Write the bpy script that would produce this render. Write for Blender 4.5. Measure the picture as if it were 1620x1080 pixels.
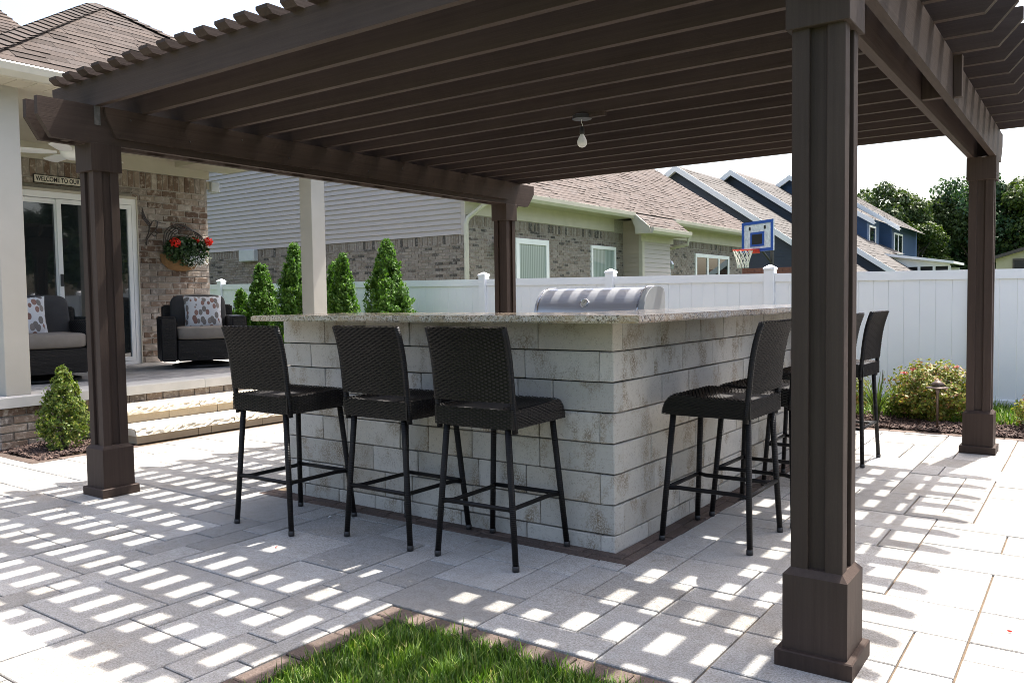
import bpy, bmesh, math, random
import numpy as np
from mathutils import Vector, Matrix

for o in list(bpy.data.objects): bpy.data.objects.remove(o)
sc = bpy.context.scene
COL = sc.collection
random.seed(7); RNG = np.random.default_rng(11)
R = math.radians

# ------------------------------------------------------------------ camera
CAM = Vector((0.6912, -2.6319, 1.15)); YAW, PITCH, ROLL, FPX = -0.6202, -0.0508, -0.0145, 1299.77
fw = Vector((math.sin(YAW)*math.cos(PITCH), math.cos(YAW)*math.cos(PITCH), math.sin(PITCH)))
rt = fw.cross(Vector((0, 0, 1))).normalized(); up = rt.cross(fw)
rt, up = rt*math.cos(ROLL)+up*math.sin(ROLL), up*math.cos(ROLL)-rt*math.sin(ROLL)
cd = bpy.data.cameras.new('camera'); cam = bpy.data.objects.new('camera', cd); COL.objects.link(cam)
cam.matrix_world = Matrix(((rt.x, up.x, -fw.x, CAM.x), (rt.y, up.y, -fw.y, CAM.y), (rt.z, up.z, -fw.z, CAM.z), (0, 0, 0, 1)))
cd.sensor_width = 36; cd.lens = FPX/1620*36; cd.clip_start = 0.05; cd.clip_end = 3000
sc.camera = cam
# ------------------------------------------------------------------ light
SUN = Vector((0.083, 0.47, 1.0)).normalized()
elev = math.asin(SUN.z); azim = math.atan2(SUN.x, SUN.y)
w = bpy.data.worlds.new('World'); sc.world = w; w.use_nodes = True
nt = w.node_tree; nt.nodes.clear()
sky = nt.nodes.new('ShaderNodeTexSky'); sky.sky_type = 'NISHITA'; sky.sun_disc = False
sky.sun_elevation = elev; sky.sun_rotation = azim
sky.air_density = 1.0; sky.dust_density = 7.0; sky.ozone_density = 1.0; sky.altitude = 200
bg = nt.nodes.new('ShaderNodeBackground'); bg.inputs['Strength'].default_value = 0.15
wo = nt.nodes.new('ShaderNodeOutputWorld')
nt.links.new(sky.outputs[0], bg.inputs[0]); nt.links.new(bg.outputs[0], wo.inputs[0])
ld = bpy.data.lights.new('sun', 'SUN'); ld.energy = 4.2; ld.angle = R(0.5); ld.color = (1.0, 0.955, 0.89)
lo = bpy.data.objects.new('sun', ld); COL.objects.link(lo)
lo.rotation_euler = SUN.to_track_quat('Z', 'Y').to_euler(); lo.location = (3, 12, 25)
sc.view_settings.view_transform = 'Standard'; sc.view_settings.look = 'None'
sc.view_settings.gamma = 1; sc.view_settings.use_curve_mapping = False
sc.view_settings.exposure = 1.54
try: sc.cycles.max_bounces = 6; sc.cycles.filter_width = 0.9
except Exception: pass

# ------------------------------------------------------------------ materials
def srgb(h):
    v = [int(h[i:i+2], 16)/255 for i in (0, 2, 4)]
    return tuple(((c+.055)/1.055)**2.4 if c > .04 else c/12.92 for c in v)+(1,)
def col(c):
    if isinstance(c, str): return srgb(c)
    return tuple(c)+(1,) if len(c) == 3 else tuple(c)
class NM:
    def __init__(s, name):
        s.m = bpy.data.materials.new(name); s.m.use_nodes = True; s.t = s.m.node_tree
        s.b = s.t.nodes['Principled BSDF']; s.out = s.t.nodes['Material Output']
        s.g = s.t.nodes.new('ShaderNodeNewGeometry'); s.pos = s.g.outputs['Position']
    def n(s, k): return s.t.nodes.new('ShaderNode'+k)
    def l(s, a, b): s.t.links.new(a, b)
    def scaled(s, v, src=None):
        m = s.n('Mapping'); m.inputs['Scale'].default_value = v; s.l(src or s.pos, m.inputs[0]); return m.outputs[0]
    def noise(s, scale, detail=5, rough=.55, src=None):
        k = s.n('TexNoise'); k.inputs['Scale'].default_value = scale; k.inputs['Detail'].default_value = detail
        k.inputs['Roughness'].default_value = rough; s.l(src or s.pos, k.inputs['Vector']); return k.outputs['Fac']
    def voro(s, scale, src=None, out='Distance'):
        k = s.n('TexVoronoi'); k.inputs['Scale'].default_value = scale; s.l(src or s.pos, k.inputs['Vector']); return k.outputs[out]
    def ramp(s, fac, stops, const=False):
        k = s.n('ValToRGB'); e = k.color_ramp.elements
        while len(e) < len(stops): e.new(.5)
        for i, (p, c) in enumerate(stops): e[i].position = p; e[i].color = col(c)
        if const: k.color_ramp.interpolation = 'CONSTANT'
        s.l(fac, k.inputs[0]); return k.outputs[0]
    def mix(s, f, a, b, mode='MIX'):
        k = s.n('Mix'); k.data_type = 'RGBA'; k.blend_type = mode
        for ix, v in ((0, f), (6, a), (7, b)):
            inp = k.inputs[ix]
            if hasattr(v, 'is_output'): s.l(v, inp)
            elif ix == 0: inp.default_value = v
            else: inp.default_value = (v, v, v, 1) if isinstance(v, (int, float)) else col(v)
        return k.outputs[2]
    def math(s, op, a, b=0):
        k = s.n('Math'); k.operation = op
        for inp, v in ((k.inputs[0], a), (k.inputs[1], b)):
            if hasattr(v, 'is_output'): s.l(v, inp)
            else: inp.default_value = v
        return k.outputs[0]
    def rnd(s, kind):
        if kind == 'obj':
            k = s.n('ObjectInfo'); return k.outputs['Random']
        return s.g.outputs['Random Per Island']
    def color(s, c):
        if hasattr(c, 'is_output'): s.l(c, s.b.inputs['Base Color'])
        else: s.b.inputs['Base Color'].default_value = col(c)
    def bump(s, h, strength=.3, dist=.01):
        k = s.n('Bump'); k.inputs['Strength'].default_value = strength; k.inputs['Distance'].default_value = dist
        s.l(h, k.inputs['Height']); s.l(k.outputs[0], s.b.inputs['Normal'])
    def fin(s, rough=.8, metal=0, spec=.5):
        if hasattr(rough, 'is_output'): s.l(rough, s.b.inputs['Roughness'])
        else: s.b.inputs['Roughness'].default_value = rough
        s.b.inputs['Metallic'].default_value = metal; s.b.inputs['Specular IOR Level'].default_value = spec
        return s.m
def simple(name, c1, c2=None, rough=.7, scale=6, metal=0, spec=.5, bump=0, bscale=80, bdist=.004, rnd=None, stops=None, rmix=.6):
    k = NM(name); c2 = c2 or c1
    c = k.ramp(k.noise(scale), [(.3, c1), (.7, c2)])
    if rnd: c = k.mix(rmix, c, k.ramp(k.rnd(rnd), stops))
    k.color(c)
    if bump: k.bump(k.noise(bscale, 4), bump, bdist)
    return k.fin(rough, metal, spec)
MT = {}
def wood(ax):
    k = NM('stained_wood_'+ax); r = k.rnd('obj')
    st = {'x': (1.2, 55, 55), 'y': (55, 1.2, 55), 'z': (55, 55, 1.2)}[ax]
    va = k.n('VectorMath'); va.operation = 'MULTIPLY_ADD'; k.l(r, va.inputs[0]); va.inputs[1].default_value = (31, 17, 23); k.l(k.pos, va.inputs[2])
    g = k.noise(1.0, 5, .65, k.scaled(st, va.outputs[0])); h = k.noise(2.5, 4, .6, va.outputs[0]); f = k.noise(260, 3, .7)
    c = k.mix(k.ramp(g, [(.32, (0, 0, 0)), (.68, (1, 1, 1))]), (.0355, .0230, .0180), (.0575, .0400, .0320))
    c = k.mix(k.ramp(h, [(.42, (0, 0, 0)), (.75, (.5, .5, .5))]), c, (.072, .050, .040))
    c = k.mix(k.ramp(f, [(.55, (0, 0, 0)), (.75, (.45, .45, .45))]), c, (.085, .064, .053))
    c = k.mix(.3, c, k.ramp(r, [(0, (.0295, .0195, .0155)), (1, (.072, .051, .041))]))
    k.color(c); k.bump(k.noise(1.0, 4, .65, k.scaled(tuple(v*3 for v in st))), .35, .003); return k.fin(.60, 0, .15)
for ax in 'xyz': MT['wood_'+ax] = wood(ax)
MT['wood'] = MT['wood_z']
def paver(name, stops, dirt):
    k = NM(name); r = k.rnd('obj')
    base = k.ramp(r, stops)
    n1 = k.noise(2.6, 6, .65); n2 = k.noise(150, 4, .8); n3 = k.noise(22, 6, .75)
    c = k.mix(k.ramp(n1, [(.35, (0, 0, 0)), (.75, (.7, .7, .7))]), base, dirt)
    c = k.mix(k.ramp(n3, [(.45, (0, 0, 0)), (.75, (.6, .6, .6))]), c, k.mix(1.0, c, (.62, .58, .52), 'MULTIPLY'))
    c = k.mix(k.ramp(n2, [(.38, (.8, .8, .8)), (.60, (0, 0, 0))]), c, k.mix(1.0, c, (.42, .40, .37), 'MULTIPLY'))
    sp = k.noise(60, 2, .5)
    c = k.mix(k.ramp(k.math('MULTIPLY', sp, n1), [(.36, (0, 0, 0)), (.42, (.45, .45, .45))]), c, (.16, .12, .075))
    k.color(c); k.bump(k.noise(240, 3, .6), .5, .003); return k.fin(.9, 0, .25)
MT['paver'] = paver('concrete_paver', [(0, (.29, .287, .276)), (.25, (.385, .385, .378)), (.6, (.435, .436, .428)), (1, (.485, .484, .472))], (.335, .312, .275))
MT['brickpaver'] = paver('border_paver', [(0, (.105, .078, .066)), (.5, (.15, .112, .095)), (1, (.20, .145, .12))], (.11, .088, .076))
MT['joint'] = simple('joint_sand', (.085, .060, .038), (.15, .105, .065), .95, 30, bump=.4, bscale=300)
MT['joint_dark'] = simple('dark_joint', (.035, .033, .03), (.06, .055, .05), .95, 30)
def block():
    k = NM('wall_block'); r = k.rnd('obj')
    base = k.ramp(r, [(0, (.41, .385, .335)), (.4, (.49, .462, .41)), (.75, (.54, .508, .45)), (1, (.475, .43, .36))])
    va = k.n('VectorMath'); va.operation = 'MULTIPLY_ADD'; k.l(r, va.inputs[0]); va.inputs[1].default_value = (61, 47, 83); k.l(k.pos, va.inputs[2])
    st = k.noise(1.0, 4, .6, k.scaled((7, 7, 4.5), va.outputs[0])); sp = k.noise(125, 3, .75); f = k.noise(40, 4, .6)
    m1 = k.ramp(st, [(.50, (0, 0, 0)), (.70, (1, 1, 1))]); m2 = k.ramp(sp, [(.46, (1, 1, 1)), (.58, (0, 0, 0))])
    c = k.mix(k.math('MULTIPLY', m1, m2), base, (.17, .125, .075))
    c = k.mix(k.math('MULTIPLY', k.ramp(f, [(.4, (0, 0, 0)), (.65, (.55, .55, .55))]), k.ramp(sp, [(.36, (1, 1, 1)), (.5, (0, 0, 0))])), c, (.15, .135, .115))
    c = k.mix(k.math('MULTIPLY', m1, .18), c, (.35, .28, .18))
    k.color(c); k.bump(k.noise(170, 4, .7), .5, .004); return k.fin(.92, 0, .2)
MT['block'] = block()
def granite():
    k = NM('granite'); v = k.voro(150, out='Color'); n = k.noise(75, 4, .7); n2 = k.noise(18, 4, .6)
    s = k.n('SeparateColor'); k.l(v, s.inputs[0])
    c = k.ramp(s.outputs[0], [(0, (.08, .062, .052)), (.2, (.26, .185, .125)), (.4, (.44, .36, .275)), (.7, (.56, .49, .41)), (1, (.38, .30, .25))])
    c = k.mix(k.ramp(n, [(.56, (0, 0, 0)), (.63, (1, 1, 1))]), c, (.055, .048, .045))
    c = k.mix(k.ramp(n2, [(.45, (0, 0, 0)), (.65, (.75, .75, .75))]), c, (.36, .25, .15))
    k.color(c); k.b.inputs['Coat Weight'].default_value = .6; k.b.inputs['Coat Roughness'].default_value = .06; return k.fin(.22, 0, .5)
MT['granite'] = granite()
def brick(name, kind, stops, wash):
    k = NM(name); r = k.rnd(kind); base = k.ramp(r, stops)
    n = k.noise(16, 5, .65); n2 = k.noise(120, 4, .7)
    c = k.mix(k.ramp(n, [(.5, (0, 0, 0)), (.68, (.75, .75, .75))]), base, wash)
    c = k.mix(k.ramp(n2, [(.5, (0, 0, 0)), (.75, (.6, .6, .6))]), c, k.mix(1.0, c, (.45, .42, .4), 'MULTIPLY'))
    k.color(c); k.bump(n2, .6, .006); return k.fin(.93, 0, .2)
BST = [(0, (.085, .056, .040)), (.15, (.15, .102, .074)), (.34, (.215, .160, .122)), (.52, (.275, .225, .18)), (.68, (.195, .165, .144)), (.85, (.38, .33, .28)), (1, (.115, .095, .083))]
MT['brick'] = brick('house_brick', 'obj', BST, (.50, .455, .40))
MT['brick_far'] = brick('neighbour_brick', 'isl', [(0, (.06, .054, .05)), (.10, (.085, .074, .066)), (.14, (.165, .132, .108)), (.45, (.205, .170, .143)), (.75, (.245, .21, .182)), (1, (.185, .157, .14))], (.31, .285, .26))
MT['mortar'] = simple('mortar', (.27, .245, .21), (.36, .33, .29), .95, 20, bump=.4, bscale=150)
def siding(name, c, rough=.55, kind='obj'):
    k = NM(name); cc = k.ramp(k.noise(1.0, 4, .6, k.scaled((3, 3, 60))), [(.3, tuple(x*.93 for x in c)), (.7, c)])
    cc = k.mix(.12, cc, k.ramp(k.rnd(kind), [(0, tuple(x*.7 for x in c)), (1, tuple(min(1, x*1.2) for x in c))]))
    k.color(cc); k.bump(k.noise(1.0, 4, .6, k.scaled((8, 8, 160))), .12, .002); return k.fin(rough, 0, .4)
MT['siding'] = siding('vinyl_siding', (.40, .352, .330)); MT['siding_tan'] = siding('tan_siding', (.36, .30, .235))
MT['blue_dark'] = siding('slate_blue_siding', (.036, .049, .068), .5, 'isl'); MT['blue'] = siding('blue_siding', (.024, .060, .135), .5, 'isl')
MT['vinyl'] = simple('white_vinyl', (.83, .84, .85), (.87, .88, .88), .35, 2, spec=.5)
MT['white'] = simple('white_trim', (.72, .73, .72), (.80, .80, .79), .45, 3)
MT['cream'] = simple('cream_trim', (.40, .365, .29), (.46, .42, .34), .5, 3)
MT['column'] = simple('column_paint', (.38, .36, .315), (.42, .40, .355), .5, 3, bump=.08)
MT['gutter'] = simple('gutter_metal', (.42, .395, .32), (.48, .45, .37), .35, 3)
def shingle(name, stops, kind):
    k = NM(name); c = k.ramp(k.rnd(kind), stops); n = k.noise(140, 3, .7); n2 = k.noise(7, 4, .6)
    c = k.mix(k.ramp(n, [(.4, (.6, .6, .6)), (.6, (0, 0, 0))]), c, k.mix(1.0, c, (.5, .48, .46), 'MULTIPLY'))
    c = k.mix(k.ramp(n2, [(.5, (0, 0, 0)), (.75, (.2, .2, .2))]), c, (.16, .12, .10))
    k.color(c); k.bump(n, .5, .004); return k.fin(.95, 0, .2)
MT['shingle'] = shingle('brown_shingle', [(0, (.046, .037, .032)), (.3, (.066, .053, .046)), (.6, (.082, .066, .058)), (.85, (.070, .061, .057)), (1, (.090, .070, .058))], 'obj')
MT['shingle_main'] = shingle('main_shingle', [(0, (.046, .037, .032)), (.3, (.066, .053, .046)), (.6, (.082, .066, .058)), (1, (.090, .070, .058))], 'isl')
MT['shingle_far'] = shingle('rose_shingle', [(0, (.104, .085, .076)), (.4, (.120, .099, .089)), (.7, (.132, .109, .098)), (1, (.116, .101, .094))], 'isl')
MT['shingle_grey'] = shingle('grey_shingle', [(0, (.100, .094, .088)), (.5, (.115, .108, .102)), (1, (.128, .121, .114))], 'isl')
def glass():
    k = NM('window_glass'); k.color((.012, .016, .018)); k.b.inputs['Coat Weight'].default_value = 1; k.b.inputs['Coat Roughness'].default_value = .01
    return k.fin(.04, 0, .9)
MT['glass'] = glass()
MT['screen'] = simple('insect_screen', (.014, .014, .015), (.020, .020, .021), .55, 40, spec=.3)
def curtain():
    k = NM('vertical_blinds'); wv = k.n('TexWave'); wv.bands_direction = 'Y'; wv.inputs['Scale'].default_value = 4; k.l(k.pos, wv.inputs[0])
    k.color(k.ramp(wv.outputs[1], [(0, (.13, .18, .16)), (1, (.30, .36, .33))])); k.b.inputs['Coat Weight'].default_value = .8; k.b.inputs['Coat Roughness'].default_value = .02; return k.fin(.5)
MT['blinds'] = curtain()
def steel():
    k = NM('brushed_steel'); n = k.noise(1.0, 4, .6, k.scaled((2, 220, 220)))
    k.color(k.ramp(n, [(.3, (.52, .53, .55)), (.7, (.66, .67, .69))])); k.bump(n, .03, .001); return k.fin(.30, .7)
MT['steel'] = steel(); MT['chrome'] = simple('chrome', (.7, .7, .72), rough=.12, metal=1)
MT['black'] = simple('black_metal', (.016, .015, .015), (.028, .026, .026), .45, 30)
def wicker(name, a, b):
    k = NM(name); n = k.noise(260, 3, .6); c = k.ramp(n, [(.3, a), (.7, b)])
    c = k.mix(.5, c, k.ramp(k.rnd('isl'), [(0, a), (1, b)])); k.color(c); return k.fin(.34, 0, .2)
MT['wicker'] = wicker('espresso_wicker', (.005, .0042, .0040), (.0155, .0125, .0118)); MT['wicker_core'] = simple('wicker_core', (.012, .010, .010), rough=.8)
def legmat():
    k = NM('wrapped_leg'); wv = k.n('TexWave'); wv.bands_direction = 'Z'; wv.inputs['Scale'].default_value = 38; wv.inputs['Distortion'].default_value = .6
    k.l(k.pos, wv.inputs[0]); k.color(k.ramp(wv.outputs[1], [(0, (.0045, .004, .004)), (.5, (.011, .0095, .009))])); k.bump(wv.outputs[1], .5, .003); return k.fin(.42, 0, .22)
MT['leg'] = legmat(); MT['wicker_grey'] = wicker('charcoal_wicker', (.009, .0085, .009), (.032, .029, .028))
MT['cushion'] = simple('taupe_cushion', (.16, .142, .120), (.195, .172, .147), .95, 10, bump=.25, bscale=500, bdist=.002)
MT['cushion_dark'] = simple('charcoal_cushion', (.032, .031, .032), (.045, .044, .044), .95, 10, bump=.25, bscale=500, bdist=.002)
def pillow():
    k = NM('leaf_print_fabric'); tc = k.n('TexCoord'); mp = k.n('Mapping'); mp.inputs['Scale'].default_value = (1.0, 1.0, .62); mp.inputs['Rotation'].default_value = (0, .5, 0)
    k.l(tc.outputs['Object'], mp.inputs[0])
    v = k.n('TexVoronoi'); v.inputs['Scale'].default_value = 20; v.inputs['Randomness'].default_value = .75; k.l(mp.outputs[0], v.inputs['Vector'])
    leaf = k.ramp(v.outputs['Distance'], [(.47, (1, 1, 1)), (.51, (0, 0, 0))]); s = k.n('SeparateColor'); k.l(v.outputs['Color'], s.inputs[0])
    c = k.mix(leaf, (.52, .53, .54), k.ramp(s.outputs[0], [(0, (.17, .155, .145)), (.45, (.22, .195, .175)), (.5, (.24, .14, .115)), (.85, (.20, .115, .095)), (.92, (.5, .5, .5))], True))
    k.color(c); return k.fin(.95, 0, .2)
MT['pillow'] = pillow()
def leafm(name, stops, trans=.35, kind='isl'):
    k = NM(name); c = k.ramp(k.rnd(kind), stops); k.color(c); k.fin(.55, 0, .35)
    t = k.n('BsdfTranslucent'); k.l(k.mix(1.0, c, (1.0, 1.15, .55), 'MULTIPLY'), t.inputs[0])
    mx = k.n('MixShader'); mx.inputs[0].default_value = trans; k.l(k.b.outputs[0], mx.inputs[1]); k.l(t.outputs[0], mx.inputs[2]); k.l(mx.outputs[0], k.out.inputs[0]); return k.m
MT['arbor'] = leafm('arborvitae_leaf', [(0, (.030, .080, .008)), (.4, (.060, .150, .012)), (.8, (.095, .20, .018)), (1, (.14, .24, .03))])
MT['box'] = leafm('boxwood_leaf', [(0, (.045, .085, .010)), (.5, (.11, .165, .022)), (.85, (.18, .215, .035)), (1, (.24, .21, .05))])
MT['spirea'] = leafm('spirea_leaf', [(0, (.08, .115, .020)), (.45, (.17, .20, .035)), (.75, (.24, .22, .04)), (.9, (.26, .12, .05)), (1, (.22, .16, .07))])
MT['pink'] = leafm('pink_bloom', [(0, (.45, .06, .10)), (1, (.55, .14, .16))], .2)
MT['lily'] = leafm('strap_leaf', [(0, (.045, .085, .016)), (1, (.11, .15, .03))])
MT['tree_a'] = leafm('oak_leaf', [(0, (.028, .052, .014)), (.5, (.055, .085, .024)), (1, (.10, .13, .04))], .25)
MT['tree_b'] = leafm('maple_leaf', [(0, (.025, .050, .010)), (.5, (.060, .095, .018)), (1, (.11, .14, .035))], .3)
MT['tree_c'] = leafm('poplar_leaf', [(0, (.022, .055, .022)), (.5, (.042, .085, .034)), (1, (.075, .125, .05))], .25)
MT['grass'] = leafm('grass_blade', [(0, (.024, .062, .006)), (.4, (.075, .155, .012)), (.75, (.145, .24, .025)), (.92, (.20, .26, .05)), (1, (.36, .31, .15))], .35)
MT['planter_leaf'] = leafm('geranium_leaf', [(0, (.012, .035, .010)), (1, (.035, .075, .020))], .2)
MT['red'] = leafm('red_bloom', [(0, (.60, .012, .006)), (1, (.75, .03, .012))], .15)
MT['white_bloom'] = leafm('white_bloom', [(0, (.55, .57, .62)), (1, (.75, .76, .78))], .2)
MT['lawn'] = simple('lawn_ground', (.030, .055, .012), (.060, .090, .022), .95, 3, bump=.6, bscale=90, bdist=.02)
MT['mulch'] = simple('bark_mulch', (.030, .018, .014), (.075, .045, .034), .95, 40, rnd='isl', stops=[(0, (.022, .014, .012)), (.6, (.075, .045, .036)), (1, (.16, .105, .085))], rmix=.7)
MT['soil'] = simple('bed_soil', (.028, .018, .014), (.055, .035, .027), .95, 25, bump=.8, bscale=120, bdist=.02)
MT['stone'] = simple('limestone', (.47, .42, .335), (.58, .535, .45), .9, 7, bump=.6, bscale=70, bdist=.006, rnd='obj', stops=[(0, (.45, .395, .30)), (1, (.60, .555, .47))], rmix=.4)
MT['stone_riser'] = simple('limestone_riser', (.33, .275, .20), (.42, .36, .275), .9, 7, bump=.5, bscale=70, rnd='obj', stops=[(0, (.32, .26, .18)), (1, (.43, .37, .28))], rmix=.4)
MT['coping'] = simple('concrete_coping', (.40, .40, .385), (.48, .475, .455), .85, 5, bump=.3, bscale=120)
MT['porchpaver'] = simple('porch_paver', (.24, .235, .225), (.33, .32, .305), .9, 14, rnd='isl', stops=[(0, (.20, .195, .19)), (1, (.40, .385, .365))], rmix=.5)
MT['bark'] = simple('tree_bark', (.06, .048, .038), (.12, .10, .08), .95, 12, bump=.8, bscale=40, bdist=.02)
MT['coco'] = simple('coco_liner', (.16, .085, .035), (.24, .14, .06), .95, 30, bump=.7, bscale=90)
MT['iron'] = simple('wrought_iron', (.022, .017, .014), (.045, .034, .027), .6, 40)
MT['bulb'] = simple('frosted_bulb', (.80, .80, .80), rough=.35)
MT['red_rim'] = simple('red_rim', (.62, .045, .025), rough=.4); MT['board_white'] = simple('backboard_print', (.50, .52, .56), (.78, .79, .80), .3, 14)
MT['board_blue'] = simple('backboard_blue', (.022, .085, .36), rough=.35); MT['net'] = simple('net_cord', (.66, .64, .58), rough=.9)
MT['tan_wall'] = simple('shed_tan', (.46, .40, .26), (.52, .45, .30), .8, 4); MT['dark_roof'] = simple('shed_roof', (.07, .055, .05), (.10, .08, .07), .9, 10)
MT['signface'] = simple('sign_face', (.60, .565, .47), (.66, .62, .53), .7, 12); MT['ink'] = simple('sign_ink', (.012, .011, .010), rough=.7)
MT['bronze'] = simple('bronze_metal', (.075, .055, .045), (.12, .09, .075), .42, 30, metal=.5)
MT['lantern'] = simple('lantern_pewter', (.20, .235, .27), (.34, .38, .42), .35, 20, metal=.5)
MT['galv'] = simple('bracket_steel', (.10, .095, .09), (.19, .18, .17), .45, 40, metal=.6)
MT['grey_box'] = simple('utility_grey', (.36, .38, .38), (.43, .45, .45), .5, 6)
MT['red_brick'] = simple('red_brick', (.20, .085, .06), (.26, .12, .085), .9, 8)
# ------------------------------------------------------------------ mesh helpers
class MB:
    def __init__(s): s.v = []; s.f = []; s.sm = False
    def add(s, vs, fs):
        n = len(s.v); s.v += [tuple(map(float, p)) for p in vs]; s.f += [tuple(i+n for i in q) for q in fs]; return s
    def box(s, x0, x1, y0, y1, z0, z1):
        return s.add([(x0, y0, z0), (x1, y0, z0), (x1, y1, z0), (x0, y1, z0), (x0, y0, z1), (x1, y0, z1), (x1, y1, z1), (x0, y1, z1)],
                     [(3, 2, 1, 0), (4, 5, 6, 7), (0, 1, 5, 4), (1, 2, 6, 5), (2, 3, 7, 6), (3, 0, 4, 7)])
    def topch(s, x0, x1, y0, y1, z0, z1, c):
        v = [(x0, y0, z0), (x1, y0, z0), (x1, y1, z0), (x0, y1, z0), (x0, y0, z1-c), (x1, y0, z1-c), (x1, y1, z1-c), (x0, y1, z1-c),
             (x0+c, y0+c, z1), (x1-c, y0+c, z1), (x1-c, y1-c, z1), (x0+c, y1-c, z1)]
        f = [(3, 2, 1, 0), (8, 9, 10, 11)]
        for i in range(4):
            j = (i+1) % 4; f += [(i, j, j+4, i+4), (i+4, j+4, j+8, i+8)]
        return s.add(v, f)
    def chbox(s, x0, x1, y0, y1, z0, z1, c):
        V = {}; vs = []
        X = (x0, x1); Y = (y0, y1); Z = (z0, z1); sg = (1, -1)
        for i in (0, 1):
            for j in (0, 1):
                for k in (0, 1):
                    for a in range(3):
                        p = [X[i], Y[j], Z[k]]; d = [sg[i]*c, sg[j]*c, sg[k]*c]
                        for b in range(3):
                            if b != a: p[b] += d[b]
                        V[i, j, k, a] = len(vs); vs.append(p)
        g = lambda i, j, k, a: V[i, j, k, a]
        fs = []
        for i in (0, 1):
            q = [g(i, 0, 0, 0), g(i, 1, 0, 0), g(i, 1, 1, 0), g(i, 0, 1, 0)]; fs.append(q if i else q[::-1])
            q = [g(0, i, 0, 1), g(0, i, 1, 1), g(1, i, 1, 1), g(1, i, 0, 1)]; fs.append(q if i else q[::-1])
            q = [g(0, 0, i, 2), g(1, 0, i, 2), g(1, 1, i, 2), g(0, 1, i, 2)]; fs.append(q if i else q[::-1])
        for i in (0, 1):
            for j in (0, 1):
                fs.append([g(i, j, 0, 0), g(i, j, 1, 0), g(i, j, 1, 1), g(i, j, 0, 1)])
                fs.append([g(i, 0, j, 0), g(i, 1, j, 0), g(i, 1, j, 2), g(i, 0, j, 2)])
                fs.append([g(0, i, j, 1), g(1, i, j, 1), g(1, i, j, 2), g(0, i, j, 2)])
                for k in (0, 1): fs.append([g(i, j, k, 0), g(i, j, k, 1), g(i, j, k, 2)])
        s.add(vs, fs); s.fix = True; return s
    def prism(s, poly, axis, a, b):
        n = len(poly); vs = []
        for t in (a, b):
            for (u, w_) in poly:
                vs.append({'x': (t, u, w_), 'y': (u, t, w_), 'z': (u, w_, t)}[axis])
        fs = [tuple(range(n))[::-1], tuple(range(n, 2*n))]+[(i, (i+1) % n, n+(i+1) % n, n+i) for i in range(n)]
        s.fix = True; return s.add(vs, fs)
    def tube(s, path, r, n=8, caps=True):
        P = [Vector(p) for p in path]; rs = r if isinstance(r, (list, tuple)) else [r]*len(P); vs = []; ref = None
        for i, p in enumerate(P):
            d = (P[min(i+1, len(P)-1)]-P[max(i-1, 0)]).normalized()
            if ref is None: ref = d.orthogonal().normalized()
            ref = (ref-d*ref.dot(d)); ref = ref.normalized() if ref.length > 1e-6 else d.orthogonal().normalized()
            b = d.cross(ref)
            for k in range(n):
                a = 2*math.pi*k/n; vs.append(p+ref*math.cos(a)*rs[i]+b*math.sin(a)*rs[i])
        fs = [(i*n+k, i*n+(k+1) % n, (i+1)*n+(k+1) % n, (i+1)*n+k) for i in range(len(P)-1) for k in range(n)]
        if caps: fs += [tuple(range(n))[::-1], tuple(range((len(P)-1)*n, len(P)*n))]
        return s.add(vs, fs)
    def lathe(s, prof, n=20, c=(0, 0, 0)):
        vs = [(c[0]+r*math.cos(2*math.pi*k/n), c[1]+r*math.sin(2*math.pi*k/n), c[2]+z) for (r, z) in prof for k in range(n)]
        fs = [(i*n+k, i*n+(k+1) % n, (i+1)*n+(k+1) % n, (i+1)*n+k) for i in range(len(prof)-1) for k in range(n)]
        fs += [tuple(range(n))[::-1], tuple(range((len(prof)-1)*n, len(prof)*n))]
        s.fix = True; return s.add(vs, fs)
    def arr(s, V, F):
        n = len(s.v); s.v += [tuple(p) for p in V.tolist()]; s.f += [tuple(i+n for i in q) for q in F.tolist()]; return s
    def mesh(s, name, mat, smooth=False, fix=None):
        me = bpy.data.meshes.new(name); me.from_pydata(s.v, [], s.f)
        if fix if fix is not None else getattr(s, 'fix', False):
            bm = bmesh.new(); bm.from_mesh(me); bmesh.ops.recalc_face_normals(bm, faces=bm.faces); bm.to_mesh(me); bm.free()
        if mat: me.materials.append(MT[mat])
        if smooth:
            for p in me.polygons: p.use_smooth = True
        me.update(); return me
    def build(s, name, mat, parent=None, smooth=False, local=False, at=None):
        """vertices are world coordinates unless local; the object's origin goes to the parent's (or at)"""
        o_ = Vector(at) if at is not None else None
        if not local:
            off = org(parent) if parent else (o_ or Vector((0, 0, 0)))
            if off.length > 0: s.v = [(p[0]-off.x, p[1]-off.y, p[2]-off.z) for p in s.v]
        o = bpy.data.objects.new(name, s.mesh(name, mat, smooth)); COL.objects.link(o)
        if parent: o.parent = parent
        elif o_ is not None: o.location = o_
        return o
def org(o):
    v = Vector((0, 0, 0))
    while o: v += o.location; o = o.parent
    return v
def tag(o, label=None, cat=None, group=None, kind=None):
    for k, v in (('label', label), ('category', cat), ('group', group), ('kind', kind)):
        if v: o[k] = v
    return o
def empty(name, loc, label=None, cat=None, group=None, rz=0):
    o = bpy.data.objects.new(name, None); COL.objects.link(o); o.location = loc; o.rotation_euler[2] = rz; o.empty_display_size = .1
    return tag(o, label, cat, group)
def inst(me, name, loc, parent, rot=None, scale=None):
    o = bpy.data.objects.new(name, me); COL.objects.link(o); o.parent = parent
    o.location = Vector(loc)-org(parent) if parent else Vector(loc)
    if rot: o.rotation_euler = rot
    if scale: o.scale = scale
    return o
def kids(o): return [c for c in COL.objects if c.parent == o]
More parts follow.
